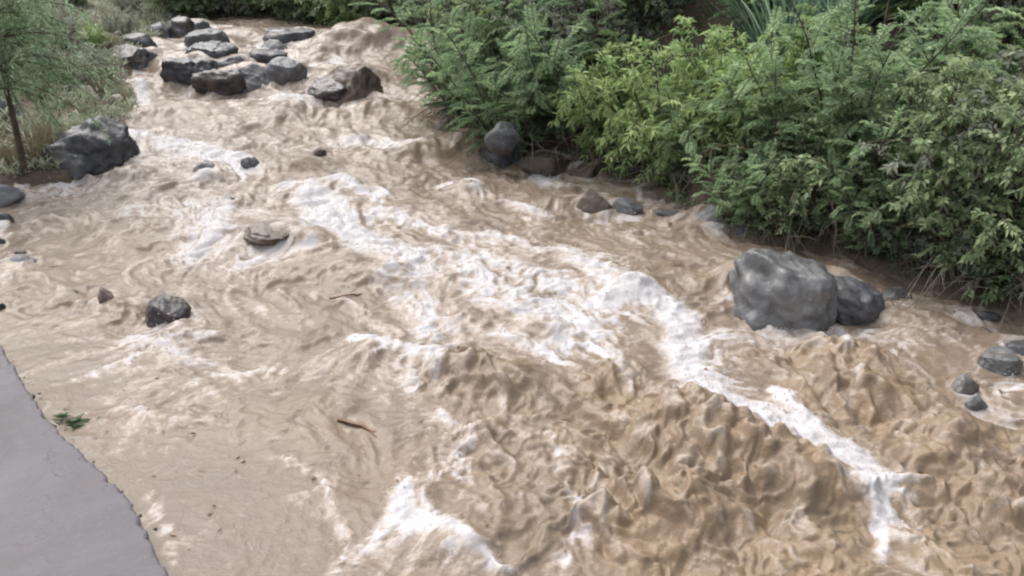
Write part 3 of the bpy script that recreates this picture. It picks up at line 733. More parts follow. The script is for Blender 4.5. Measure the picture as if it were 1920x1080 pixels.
    ins = inside(x, y, slab_poly)
    z = np.where(ins, np.minimum(z, 0.01 - 0.25 * sstep(0.03, 0.2, ds) - W(y)), z * (0.35 + 0.65 * sstep(0, 0.35, ds)))
    mud = np.clip(0.28 + 0.25 * fbm(qx * 1.1, qy * 1.1, 82, 3) + 0.48 * boil - 0.3 * smo + 0.10 * (x > 0.5) , 0, 1)
    return z + W(y), f, mud, aer, np.clip(0.5 * lic2 / 2.2 + 0.5 * lic / 2.2, -1, 1)

NY_STEP, NCOL = 0.0029, 660
ys = [1.7]
while ys[-1] < 22.0:
    ys.append(ys[-1] + max(0.009, NY_STEP * ys[-1]))
ys = np.array(ys)
u = np.linspace(0, 1, NCOL)
dep = ys * cp + (CAM_H - W(ys)) * sp
Lx, Rx_ = -0.64 * dep - 0.15, np.minimum(0.66 * dep + 0.15, 0.66 * dep + 0.15)
mx_ = Lx[:, None] + (Rx_ - Lx)[:, None] * u[None, :]
padL = Lx[:, None] - np.array([6.0, 3.6, 2.2, 1.4, 0.9, 0.55, 0.3, 0.14, 0.05])[None, :]
padR = Rx_[:, None] + np.array([0.05, 0.14, 0.3, 0.55, 0.9, 1.4, 2.2, 3.6, 6.0])[None, :]
mx_ = np.hstack([padL, mx_, padR])
my_ = np.repeat(ys[:, None], mx_.shape[1], 1)
xf, yf = mx_.ravel(), my_.ravel()
zf, foam, mud, fine, streak = surface(xf, yf)
Z = zf.reshape(mx_.shape)
def blur(A, n):
    for _ in range(n):
        A = 0.25 * np.roll(A, 1, 0) + 0.5 * A + 0.25 * np.roll(A, -1, 0)
        A = 0.25 * np.roll(A, 1, 1) + 0.5 * A + 0.25 * np.roll(A, -1, 1)
    return A
Zb = blur(Z, 3)
Z[3:-3, 3:-3] = (Zb + np.clip(Z - Zb, -0.008, 0.008))[3:-3, 3:-3]
zf = Z.ravel()
# sharpen crests: pull points towards the crests
gyz = np.gradient(Z, axis=0) / np.gradient(my_, axis=0); gxz = np.gradient(Z, axis=1) / np.gradient(mx_, axis=1)
def blur(A, n):
    for _ in range(n):
        A = 0.25 * np.roll(A, 1, 0) + 0.5 * A + 0.25 * np.roll(A, -1, 0)
        A = 0.25 * np.roll(A, 1, 1) + 0.5 * A + 0.25 * np.roll(A, -1, 1)
    return A
gyz, gxz = np.clip(blur(gyz, 3), -1.2, 1.2), np.clip(blur(gxz, 3), -1.2, 1.2)
k = 0.006 - 0.004 * samp(BOIL, xf, yf).reshape(Z.shape)
BO = samp(BOIL, xf, yf).reshape(Z.shape)
CH = 0.35 + 0.35 * BO
mx2 = mx_ + k * gxz + CH * (0.022 * perlin(mx_ * 7.3, my_ * 7.3, 501) + 0.010 * perlin(mx_ * 17, my_ * 17, 503))
my2 = my_ + k * gyz + CH * (0.026 * perlin(mx_ * 6.8, my_ * 6.8, 502) + 0.012 * perlin(mx_ * 16, my_ * 16, 504)) - 0.004 * np.clip(Z - W(my_), 0, 0.3) / 0.1       # crests lean downstream
wm = mesh_np('river_water', np.stack([mx2.ravel(), my2.ravel(), zf], 1), grid_faces(*mx_.shape))
attr(wm, 'foam', foam); attr(wm, 'mud', mud); attr(wm, 'aer', fine); attr(wm, 'streak', streak)
water = link('river_water', wm, M['water'])
tag(water, 'muddy brown flood water rushing between rocks with streaks of white foam', None, None, 'structure')
def spray():
    r = np.random.default_rng(900)
    wgt = np.clip(foam - 0.55, 0, 0.6) * (1 - 0.9 * BO.ravel())
    area = (my_ * my_).ravel()                      # rows and columns both widen with distance
    p = wgt * area; p[xf < -9] = 0
    p /= p.sum()
    idx = r.choice(len(p), 9000, p=p)
    c = np.stack([mx2.ravel()[idx], my2.ravel()[idx], zf[idx]], 1)
    n = len(c)
    hgt = np.abs(r.normal(size=n)) * 0.022 + (r.uniform(size=n) < 0.10) * r.exponential(0.05, n)
    c += np.stack([r.normal(size=n) * 0.02, r.normal(size=n) * 0.02, hgt], 1)
    v0, f0 = ico(1)
    rad = r.uniform(0.0018, 0.0046, n) * np.where(r.uniform(size=n) < 0.06, 1.7, 1.0)
    st = np.stack([np.ones(n), np.ones(n), r.uniform(0.7, 1.5, n)], 1)
    V = (v0[None] * (rad[:, None] * st)[:, None, :] + c[:, None, :]).reshape(-1, 3)
    Fc = (f0[None] + (np.arange(n) * len(v0))[:, None, None]).reshape(-1, 3)
    me = mesh_np('water_spray', V, Fc)
    m, nt, N, L, b = new_mat('spray_drops')
    b.inputs['Base Color'].default_value = (0.52, 0.48, 0.45, 1); b.inputs['Roughness'].default_value = 0.2
    tag(link('water_spray', me, m), 'flecks of spray thrown up by the foaming rapids', None, None, 'stuff')
spray()
# the same water beyond the detailed reach, out of frame
ox, oy = axis(-1, 1, 0.5, 60), np.array([-30, -20, -12, -8, -5, -3, -1.5, -0.5, 0.4, 1.2, 1.72])
OX, OY = np.meshgrid(ox, oy)
om = mesh_np('lower_water', np.stack([OX.ravel(), OY.ravel(), (W(OY) - 0.02 + 0.02 * fbm(OX, OY, 5, 2)).ravel()], 1), grid_faces(len(oy), len(ox)))
attr(om, 'foam', 0.35 + 0.3 * fbm(OX.ravel(), OY.ravel(), 6, 2)); attr(om, 'mud', np.full(OX.size, 0.4)); attr(om, 'streak', np.zeros(OX.size)); attr(om, 'aer', np.full(OX.size, 0.3))
tag(link('river_water', om, M['water']), 'muddy flood water running on downstream of the rapids', None, None, 'structure')

# ------------------------------------------------------------------ concrete slab at the water's edge
def concrete():
    pts = []
    for i in range(len(slab_edge) - 1):
        a, b = slab_edge[i], slab_edge[i + 1]
        n = max(2, int(np.hypot(*(b - a)) / 0.022))
        for t in np.linspace(0, 1, n, endpoint=False): pts.append(a + (b - a) * t)
    pts = np.array(pts)
    nrm = np.gradient(pts, axis=0); nrm = np.stack([-nrm[:, 1], nrm[:, 0]], 1); nrm /= np.linalg.norm(nrm, axis=1)[:, None]
    s = np.cumsum(np.r_[0, np.hypot(*np.diff(pts, axis=0).T)])
    jag = 0.028 * fbm(s * 2.2, s * 0 + 3, 401, 3) + 0.012 * perlin(s * 7, s * 0 + 1, 402) + 0.010 * perlin(s * 24, s * 0 + 7, 403)
    pts = pts + nrm * jag[:, None]
    top = 0.075
    # rows running back from the edge
    offs = [0.0, 0.003, 0.012, 0.02, 0.03, 0.04, 0.05, 0.1, 0.2, 0.35, 0.55, 0.8, 1.2, 1.8, 2.6, 3.6, 5.0]
    V = []
    inn = np.array([-0.86, -0.5])
    n = len(pts)
    rows = [np.column_stack([pts - 0.02 * inn * 0, np.full(n, -0.5)]),
            np.column_stack([pts, np.full(n, top - 0.030) + 0.008 * perlin(s * 14, s * 0, 405)])]
    for o in offs:
        q = pts + inn * o
        chip = 0.028 * np.clip(perlin(s * 16, s * 0 + 2, 404) + 0.05, 0, 1) * (1.0 if o < 0.010 else 0.45 if o < 0.018 else 0.0)
        zz = top - 0.004 * math.exp(-o / 0.004) - chip + 0.006 * fbm(q[:, 0] * 1.2, q[:, 1] * 1.2, 406, 3) + 0.003 * perlin(q[:, 0] * 9, q[:, 1] * 9, 407)
        rows.append(np.column_stack([q, zz]))
    V = np.vstack(rows)
    f = grid_faces(len(rows), n)
    me = mesh_np('concrete_pavement', V, f[:, ::-1], True)
    attr(me, 'edge', np.repeat(np.array([0, 0] + offs), n))
    return link('concrete_pavement', me, M['concrete'])
tag(concrete(), 'grey concrete slab with a broken edge beside the flood water', None, None, 'structure')

def edge_rubble():
    r = np.random.default_rng(12)
    v0, f0 = ico(1)
    V, Fc, n0 = [], [], 0
    e = slab_edge[1:13]
    cum = np.r_[0, np.cumsum(np.hypot(*np.diff(e, axis=0).T))]
    for i in range(70):
        s_ = r.uniform(1.2, cum[-1])
        x, y = np.interp(s_, cum, e[:, 0]), np.interp(s_, cum, e[:, 1])
        o = r.normal() * 0.03 + 0.004
        rad = 0.004 + r.exponential(0.005)
        c = np.array([x - 0.86 * o, y - 0.5 * o, 0.068 if o > 0.012 else r.uniform(0.02, 0.06)])
        V.append(v0 * rad * r.uniform(0.6, 1.3, 3) * (1 + 0.25 * r.normal(size=(len(v0), 1))) + c); Fc.append(f0 + n0); n0 += len(v0)
    tag(link('edge_rubble', mesh_np('edge_rubble', np.vstack(V), np.vstack(Fc), False), M['rock_grey']), 'crumbs of broken stone along the concrete edge', None, None, 'stuff')
edge_rubble()

# ------------------------------------------------------------------ plants
def leaves_mesh(P, D, Lg, Wd, tone, r, fold=0.25, droop=None):
    """two-triangle leaves from base points, directions, lengths and widths"""
    n = len(P)
    D = D / np.linalg.norm(D, axis=1)[:, None]
    up = r.normal(size=(n, 3)) * 0.6 + np.array([0, 0, 1.0])
    S = np.cross(D, up); S /= np.linalg.norm(S, axis=1)[:, None] + 1e-9
    Nn = np.cross(S, D)
    mid = P + D * (Lg * 0.45)[:, None]
    a = mid + S * (Wd * 0.5)[:, None] + Nn * (Wd * fold)[:, None]
    b = mid - S * (Wd * 0.5)[:, None] + Nn * (Wd * fold)[:, None]
    tip = P + D * Lg[:, None] - np.array([0, 0, 1.0]) * (Lg * (0.15 if droop is None else droop))[:, None]
    V = np.stack([P, a, tip, b], 1).reshape(-1, 3)
    i = np.arange(n) * 4
    Fc = np.concatenate([np.stack([i, i + 1, i + 2], 1), np.stack([i, i + 2, i + 3], 1)])
    return V, Fc, np.repeat(tone, 4)

def tubes(lines, radii):
    """three-sided tubes; lines: list of (k,3), radii: list of (r0, r1)"""
    V, Fc, n0 = [], [], 0
    for ln, (r0, r1) in zip(lines, radii):
        k = len(ln)
        t = np.gradient(ln, axis=0); t /= np.linalg.norm(t, axis=1)[:, None] + 1e-9
        ref = np.where(np.abs(t[:, 2:3]) > 0.9, np.array([[1.0, 0, 0]]), np.array([[0, 0, 1.0]]))
        s = np.cross(t, ref); s /= np.linalg.norm(s, axis=1)[:, None] + 1e-9
        q = np.cross(s, t)
        rad = np.linspace(r0, r1, k)[:, None]
        ns = 5 if r0 > 0.02 else 3
        ring = [ln + rad * (s * math.cos(a) + q * math.sin(a)) for a in np.arange(ns) * 2 * math.pi / ns]
        V.append(np.stack(ring, 1).reshape(-1, 3))
        i = np.arange(k - 1)
        for j in range(ns):
            a_, b_ = n0 + i * ns + j, n0 + i * ns + (j + 1) % ns
            Fc.append(np.stack([a_, b_, b_ + ns, a_ + ns], 1))
        n0 += k * ns
    return np.vstack(V), np.vstack(Fc)

def arc(p, d, L, n, bend, r, wob=0.06):
    d = np.array(d, float); d /= np.linalg.norm(d)
    pts = [np.array(p, float)]
    for i in range(n - 1):
        d = d + np.array([0, 0, -bend / (n - 1)]) + r.normal(size=3) * wob
        d /= np.linalg.norm(d)
        pts.append(pts[-1] + d * L / (n - 1))
    return np.array(pts)

KIND = {
 #          stems, height, spread, twigs, twig len, leaves/twig, leaf len, leaf width, twig bend, stem bend
 'broad':   (20, 1.35, 0.75, 15, 0.34, 26, 0.085, 0.028, 0.9, 0.55),
 'feather': (22, 1.70, 0.65, 18, 0.40, 46, 0.050, 0.010, 0.8, 0.75),
 'small':   (22, 1.50, 0.75, 17, 0.36, 26, 0.058, 0.030, 0.7, 0.55),
 'grey':    (20, 1.40, 0.80, 15, 0.36, 22, 0.060, 0.020, 0.6, 0.55),
}
def shrub_meshes(kind, seed):
    r = np.random.default_rng(seed)
    ns, H, sp_, nt, tl, nl, ll, lw, tb, sb = KIND[kind]
    lines, rads = [], []
    P, D, Lg, Wd, T = [], [], [], [], []
    for i in range(ns):
        az = r.uniform(0, 2 * math.pi); lean = r.uniform(0.05, 1.0) ** 0.8 * sp_
        st = arc((0.10 * math.cos(az), 0.10 * math.sin(az), -0.15), (lean * math.cos(az), lean * math.sin(az), 1), H * r.uniform(0.55, 1.08), 9, sb * lean, r, 0.07)
        lines.append(st); rads.append((0.014, 0.004))
        stone = r.uniform(-0.12, 0.12)
        for j in range(nt):
            t = 0.10 + 0.90 * (j + r.uniform()) / nt
            fi = t * 8; a = min(int(fi), 7); p = st[a] + (st[a + 1] - st[a]) * (fi - a)
            sd = st[a + 1] - st[a]; sd /= np.linalg.norm(sd)
            od = r.normal(size=3) * 0.8; od -= sd * (od @ sd); od[2] += 0.15
            d = sd * 0.55 + od / (np.linalg.norm(od) + 1e-6) * 0.9
            tw = arc(p, d, tl * r.uniform(0.6, 1.15) * (1.15 - 0.45 * t), 6, tb * r.uniform(0.5, 1.2), r, 0.10)
            lines.append(tw); rads.append((0.005, 0.0015))
            tt = np.linspace(0.08, 1.0, nl) * 4.999
            ia = tt.astype(int); fr = (tt - ia)[:, None]
            lp = tw[ia] * (1 - fr) + tw[ia + 1] * fr
            td = tw[ia + 1] - tw[ia]; td /= np.linalg.norm(td, axis=1)[:, None]
            side = np.cross(td, np.array([0, 0, 1.0]) + r.normal(size=(nl, 3)) * (0.12 if kind == 'feather' else 0.6)); side /= np.linalg.norm(side, axis=1)[:, None] + 1e-9
            sg = np.where(np.arange(nl) % 2, 1.0, -1.0)[:, None]
            if kind == 'feather':
                ld = side * sg * 0.9 + td * 0.5 + r.normal(size=(nl, 3)) * 0.10
                ll_ = ll * (0.55 + 0.8 * np.sin(np.linspace(0.25, 2.9, nl)))
            else:
                ld = side * sg * 0.8 + td * 0.55 + r.normal(size=(nl, 3)) * 0.35 + np.array([0, 0, -0.25])
                ll_ = ll * r.uniform(0.6, 1.2, nl)
            P.append(lp); D.append(ld); Lg.append(ll_); Wd.append(lw * ll_ / ll * r.uniform(0.8, 1.2, nl))
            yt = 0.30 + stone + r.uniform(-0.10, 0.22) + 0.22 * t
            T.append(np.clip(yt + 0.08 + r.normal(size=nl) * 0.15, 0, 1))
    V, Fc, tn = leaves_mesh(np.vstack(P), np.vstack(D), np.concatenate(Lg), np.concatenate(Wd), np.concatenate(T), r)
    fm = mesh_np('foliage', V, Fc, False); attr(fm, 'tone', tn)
    V, Fc = tubes(lines, rads)
    return fm, mesh_np('stems', V, Fc, True)

def grass_mesh(seed, n, L, spread, width, bend=0.9, upright=0.25):
    r = np.random.default_rng(seed)
    az = r.uniform(0, 2 * np.pi, n); rad = spread * np.sqrt(r.uniform(0, 1, n)) * 0.35
    base = np.stack([rad * np.cos(az), rad * np.sin(az), np.full(n, -0.03)], 1)
    a2 = az + r.normal(size=n) * 0.7
    lean = r.uniform(0.05, 1, n) * upright + 0.03
    d = np.stack([lean * np.cos(a2), lean * np.sin(a2), np.ones(n)], 1)
    Ls = L * r.uniform(0.5, 1.1, n); b = bend * r.uniform(0.2, 1.2, n)
    k = 6; pts = [base]
    for i in range(k - 1):
        d = d + np.stack([np.cos(a2) * b * 0.14, np.sin(a2) * b * 0.14, -b * 0.16 * (i + 1) / k * 1.6], 1)
        d = d / np.linalg.norm(d, axis=1)[:, None]
        pts.append(pts[-1] + d * (Ls / (k - 1))[:, None])
    side = np.stack([-np.sin(a2), np.cos(a2), np.zeros(n)], 1)
    side += r.normal(size=(n, 3)) * 0.4
    V = []
    for i, p in enumerate(pts):
        w = width * (1 - (i / (k - 1)) ** 1.6) * 0.5 + 0.0006
        V += [p - side * w, p + side * w]
    V = np.stack(V, 1).reshape(-1, 3)
    i = np.arange(n)[:, None] * 2 * k + np.arange(k - 1)[None, :] * 2
    i = i.ravel()
    Fc = np.stack([i, i + 1, i + 3, i + 2], 1)
    me = mesh_np('blades', V, Fc, True)
    attr(me, 'tone', np.repeat(np.clip(r.normal(size=n) * 0.2 + 0.5, 0, 1), 2 * k))
    return me

def twig_mesh(seed):
    r = np.random.default_rng(seed)
    lines, rads = [], []
    for i in range(26):
        az = r.uniform(0, 6.28)
        st = arc((0.12 * math.cos(az), 0.12 * math.sin(az), 0.0), (math.cos(az), math.sin(az), r.uniform(0.1, 1.0)), r.uniform(0.5, 1.05), 9, r.uniform(0.9, 1.9), r, 0.13)
        lines.append(st); rads.append((0.009, 0.003))
        for j in range(5):
            b = r.integers(2, 8)
            lines.append(arc(st[b], r.normal(size=3) * 0.7 + (st[b + 1] - st[b]) * 6, r.uniform(0.12, 0.35), 5, 0.8, r, 0.15)); rads.append((0.004, 0.0015))
    V, Fc = tubes(lines, rads)
    return mesh_np('bare_twigs', V, Fc)
TW = [twig_mesh(31), twig_mesh(32)]
for t_ in TW: t_.materials.append(M['twig'])
LEAFM = {'broad': 'leaf_light', 'feather': 'leaf_feather', 'small': 'leaf_dark', 'grey': 'leaf_grey'}
VAR = {}
for kd, seeds in (('broad', (1, 2)), ('feather', (3, 4, 5)), ('small', (6, 7)), ('grey', (8, 9))):
    VAR[kd] = []
    for s in seeds:
        fm, sm = shrub_meshes(kd, 1000 + s)
        fm.materials.append(M[LEAFM[kd]]); sm.materials.append(M['bark'])
        VAR[kd].append((fm, sm))
GV = {}
for nm, args, mat in (('tuft', (21, 260, 1.0, 0.5, 0.012, 0.8, 0.45), 'leaf_grass'), ('dry', (22, 130, 0.6, 0.35, 0.007, 0.7, 0.5), 'leaf_dry'), ('reed', (23, 260, 1.3, 0.5, 0.009, 1.0, 0.5), 'leaf_grass')):
    g = grass_mesh(*args); g.materials.append(M[mat]); GV[nm] = g

def shrub(kind, v, x, y, sc, label, group, rz=None, zs=1.0, dz=0.0):
    rz = rng.uniform(0, 6.28) if rz is None else rz
    e = empty({'broad': 'leafy_shrub', 'feather': 'feathery_shrub', 'small': 'dense_shrub', 'grey': 'grey_shrub'}[kind], (x, y, gz_at(x, y) + dz), rz, sc)
    e.scale = (sc, sc, sc * zs)
    fm, sm = VAR[kind][v % len(VAR[kind])]
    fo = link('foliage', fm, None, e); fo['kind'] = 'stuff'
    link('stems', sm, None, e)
    return tag(e, label, 'shrub', group)
def tuft(nm, x, y, sc, label, group, name='grass_tuft', cat='grass tuft', dz=0.0):
    e = empty(name, (x, y, gz_at(x, y) + dz), rng.uniform(0, 6.28), sc)
    fo = link('blades', GV[nm], None, e); fo['kind'] = 'stuff'
    return tag(e, label, cat, group)

G1 = 'shrubs along the overgrown bank'
def at(px, py, lift=0.0):
    return hit(px, py, lift)[:2]
def sh(kind, v, px, py, inland, sc, label, zs=1.0, group=G1, dz=0.0):
    p = hit(px, py)
    d = np.array([p[0], p[1]]) / np.hypot(p[0], p[1])
    if group == G1:
        inland, sc = (max(0.12, inland - 0.42), sc * 1.16) if inland < 1.5 else (inland - 0.5, sc * 1.15)
    e = shrub(kind, v, p[0] + d[0] * inland, p[1] + d[1] * inland, sc, label, group, None, zs, dz)
    if group == G1 and inland < 0.9:
        link('bare_twigs', TW[v % 2], None, e)
    return e

# right bank, front row from far to near: base pixel at the waterline, distance behind it, size
sh('feather', 0, 880, 235, 0.5, 1.00, 'dark feathery shrub overhanging the narrow chute at the tip of the bank')
sh('feather', 1, 960, 290, 0.5, 0.85, 'feathery shrub growing right behind the blackish bank boulder')
sh('small', 0, 925, 250, 1.6, 1.05, 'dark small-leaved shrub behind the feathery shrub at the tip of the bank')
sh('feather', 2, 1050, 310, 1.0, 0.95, 'grey-green feathery shrub above the flat greyish brown rock')
sh('broad', 0, 1160, 335, 0.80, 0.80, 'yellow-green leafy shrub hanging low over the light grey angular rock')
sh('broad', 1, 1260, 352, 0.62, 0.95, 'brightest yellow-green leafy shrub, tall and full above the brown ledge stone')
sh('broad', 0, 1350, 385, 0.85, 0.85, 'yellow-green leafy shrub with upright shoots behind the brightest one')
sh('feather', 0, 1400, 440, 0.45, 0.50, 'drooping feathery shrub over the smooth greenish stone')
sh('feather', 1, 1500, 455, 0.8, 0.85, 'wide blue-green feathery shrub above the large flat-topped boulder')
sh('feather', 2, 1590, 480, 1.0, 0.98, 'blue-green feathery shrub spreading above the rounded dark boulder')
sh('small', 1, 1560, 465, 0.55, 0.55, 'low dark shrub in the shadowed bank behind the flat-topped boulder')
sh('small', 0, 1700, 505, 0.75, 0.85, 'dark small-leaved shrub with bare horizontal branches on the near bank')
sh('small', 1, 1800, 530, 0.7, 0.92, 'glossy small-leaved shrub trailing down to the shallows')
sh('small', 0, 1890, 560, 0.5, 0.88, 'nearest glossy small-leaved shrub leaning out over the shallows by the black stone')
sh('grey', 0, 1960, 565, 0.7, 0.95, 'grey-green shrub beyond the glossy small-leaved shrubs')
# second and third rows on the slope
sh('feather', 1, 900, 170, 2.2, 1.15, 'tall feathery shrub on the slope above the narrow chute')
sh('grey', 1, 1010, 270, 2.0, 1.05, 'grey-green shrub on the slope above the blackish bank boulder')
sh('feather', 0, 1090, 280, 2.4, 1.10, 'tall feathery shrub between the grey-green shrub and the yellow-green shrubs')
sh('small', 1, 1180, 300, 2.0, 0.95, 'dark shrub half hidden behind the yellow-green shrubs')
sh('feather', 2, 1270, 300, 2.6, 1.00, 'blue-green feathery shrub rising behind the yellow-green shrubs')
sh('feather', 1, 1430, 370, 2.1, 0.92, 'feathery shrub with arching fronds on the slope over the greenish stone')
sh('broad', 1, 1640, 420, 2.0, 0.62, 'small bright lime-green shrub among the grass on the slope')
sh('grey', 0, 1560, 400, 2.3, 0.80, 'thin grey-green shrub between the tall grass tufts on the slope')
sh('small', 0, 1730, 440, 2.0, 0.85, 'dark bush on the slope behind the shrub with bare branches')
sh('grey', 1, 1830, 470, 2.0, 0.85, 'twiggy grey shrub below the grey slope boulders')
sh('feather', 0, 1920, 500, 1.8, 0.9, 'feathery shrub at the foot of the grey slope boulders')
sh('grey', 0, 1760, 400, 3.8, 1.0, 'grey-green shrub high on the slope above the dark bush')
sh('grey', 1, 1900, 420, 4.2, 1.1, 'bushy grey-green shrub above the grey slope boulders')
sh('small', 1, 1480, 330, 4.2, 1.05, 'dark shrub high on the slope above the tall grass')
sh('feather', 2, 1330, 260, 4.6, 1.25, 'high feathery shrub crowning the slope behind the yellow-green shrubs')
sh('feather', 0, 1180, 220, 5.0, 1.35, 'tall feathery shrub crowning the slope behind the dark hidden shrub')
sh('small', 0, 1040, 190, 4.6, 1.30, 'large dark shrub at the top of the slope above the bank tip')
sh('feather', 1, 920, 110, 4.5, 1.40, 'tall pale feathery shrub at the back corner of the overgrown bank')
sh('small', 1, 1620, 330, 4.8, 1.1, 'dense dark shrub at the top of the slope over the lime-green shrub')
for i, (kd, v, px, py, inl, sc, lb_) in enumerate((
    ('feather', 2, 1300, 372, 0.5, 0.5, 'short feathery bush filling the bank under the yellow-green shrubs'),
    ('small', 0, 1450, 452, 0.5, 0.5, 'short dark bush leaning over the water left of the low dark shrub'),
    ('feather', 0, 1640, 497, 0.5, 0.5, 'short feathery bush at the waterline behind the rounded dark boulder'),
    ('grey', 1, 1750, 525, 0.5, 0.5, 'short twiggy bush at the foot of the shrub with bare branches'),
    ('broad', 0, 1480, 440, 1.5, 0.72, 'small yellow-green bush rising between the feathery shrubs'),
    ('broad', 1, 1860, 530, 1.2, 0.7, 'pale green bush among the glossy small-leaved shrubs'),
    ('feather', 1, 1790, 500, 1.5, 0.8, 'feathery bush behind the glossy small-leaved shrub trailing to the shallows'),
    ('broad', 0, 980, 270, 1.3, 0.7, 'yellow-green bush in the gap behind the blackish bank boulder'),
    ('grey', 0, 1120, 300, 1.3, 0.85, 'soft grey-green bush behind the low yellow-green shrub'),
    ('small', 1, 1900, 350, 6.0, 1.2, 'dense bush at the very top of the slope beyond the slope boulders'))):
    sh(kd, v, px, py, inl, sc, lb_)
G2 = 'tall grass on the slope'
for px, py, inl, sc, nm, lb_ in ((1440, 400, 1.5, 0.95, 'tuft', 'bluish tall grass tuft beside the arching feathery shrub'), (1510, 420, 1.7, 0.9, 'tuft', 'bluish tall grass tuft over the wide feathery shrub'),
                         (1600, 430, 1.9, 1.0, 'tuft', 'bluish tall grass tuft beside the lime-green shrub'), (1680, 440, 2.3, 0.9, 'tuft', 'tall grass tuft behind the shrub with bare branches'),
                         (1000, 230, 1.5, 1.1, 'reed', 'bright broad-bladed reed clump rising out of the feathery shrubs'), (1790, 460, 1.6, 0.8, 'tuft', 'grass tuft under the twiggy grey shrub'),
                         (1380, 330, 2.9, 1.1, 'tuft', 'grass tuft on the slope above the yellow-green shrubs')):
    p = hit(px, py); d = p[:2] / np.hypot(p[0], p[1]); q = p[:2] + d * inl
    tuft(nm, q[0], q[1], sc * 1.5, lb_, G2)

def ground_cover():
    r = np.random.default_rng(303)
    cx = r.uniform(-3, 9, 26000); cy = r.uniform(5.2, 20, 26000)
    sd = river_sd(cx, cy)
    right = cx > np.interp(cy, [5, 9, 12, 20], [1.5, -1, -2.5, -4])
    keep = (sd > 0.10) & (sd < 6) & right & (perlin(cx * 1.3, cy * 1.3, 8) > -0.35) & (r.uniform(size=cx.size) < 0.42)
    cx, cy = cx[keep], cy[keep]
    n, m = len(cx), 9
    P = np.repeat(np.stack([cx, cy, ground(cx, cy)], 1), m, 0) + r.normal(size=(n * m, 3)) * np.array([0.03, 0.03, 0.01])
    D = r.normal(size=(n * m, 3)) * np.array([0.7, 0.7, 0.35]) + np.array([0, -0.1, 0.6])
    tone = np.clip(np.repeat(0.4 + 0.35 * perlin(cx * 2, cy * 2, 9), m) + r.normal(size=n * m) * 0.15, 0, 1)
    V, Fc, tn = leaves_mesh(P, D, r.uniform(0.05, 0.14, n * m), r.uniform(0.014, 0.034, n * m), tone, r)
    me = mesh_np('ground_cover', V, Fc, False); attr(me, 'tone', tn)
    tag(link('ground_cover', me, M['leaf_dark']), 'low green herbs covering the overgrown slope', None, None, 'stuff')
ground_cover()
def bank_weeds():
    r = np.random.default_rng(304)
    cx = r.uniform(-13, -3, 30000); cy = r.uniform(8.6, 20, 30000)
    sd = river_sd(cx, cy)
    keep = (sd > 0.05) & (sd < 4) & (cx < np.interp(cy, [8, 12, 19], [-3, -4, -6])) & (perlin(cx * 1.1, cy * 1.1, 18) > -0.3) & (r.uniform(size=cx.size) < 0.38)
    cx, cy = cx[keep], cy[keep]
    n, m = len(cx), 8
    P = np.repeat(np.stack([cx, cy, ground(cx, cy)], 1), m, 0) + r.normal(size=(n * m, 3)) * np.array([0.04, 0.04, 0.01])
    D = r.normal(size=(n * m, 3)) * np.array([0.6, 0.6, 0.3]) + np.array([0, -0.1, 0.8])
    tone = np.clip(np.repeat(0.55 + 0.4 * perlin(cx * 2, cy * 2, 9), m) + r.normal(size=n * m) * 0.2, 0, 1)
    V, Fc, tn = leaves_mesh(P, D, r.uniform(0.06, 0.2, n * m), r.uniform(0.010, 0.03, n * m), tone, r)
    me = mesh_np('bank_weeds', V, Fc, False); attr(me, 'tone', tn)
    tag(link('bank_weeds', me, M['leaf_pale']), 'pale weeds covering the gravelly mound behind the sapling', None, None, 'stuff')
bank_weeds()

# far bank behind the head of the rapids
G3 = 'shrubs behind the head of the rapids'
for i, (px, py, inl, sc, kd, v, lb_) in enumerate((
    (350, 40, 0.6, 0.9, 'small', 0, 'dark shrub behind the cobble pile at the head of the rapids'),
    (430, 34, 0.5, 1.0, 'grey', 0, 'olive grey shrub at the top of the falling water'),
    (505, 36, 1.0, 1.0, 'small', 1, 'dark brownish shrub above the dark humped rock'),
    (585, 42, 0.8, 1.0, 'small', 0, 'green shrub over the crest of the upper rapids'),
    (655, 48, 0.5, 0.9, 'broad', 1, 'lighter green shrub next to the smooth water hump'),
    (725, 54, 0.6, 0.95, 'small', 1, 'dark green shrub directly behind the smooth water hump'),
    (795, 58, 0.6, 0.9, 'grey', 1, 'twiggy brownish shrub where the far bank meets the overgrown bank'),
    (390, 30, 3.0, 1.5, 'feather', 1, 'tall feathery shrub well behind the cobble pile'),
    (520, 34, 3.2, 1.5, 'small', 0, 'tall dark shrub well behind the crest of the rapids'),
    (640, 40, 3.0, 1.5, 'feather', 0, 'tall feathery shrub well behind the smooth water hump'),
    (760, 50, 2.8, 1.5, 'small', 1, 'tall dark shrub filling the far corner of the banks'),
    (270, 30, 2.5, 1.4, 'small', 1, 'tall dark shrub far behind the weedy left bank'))):
    sh(kd, v, px, py, max(0.05, inl - 0.75), sc * 1.2, lb_, 1.0, G3)

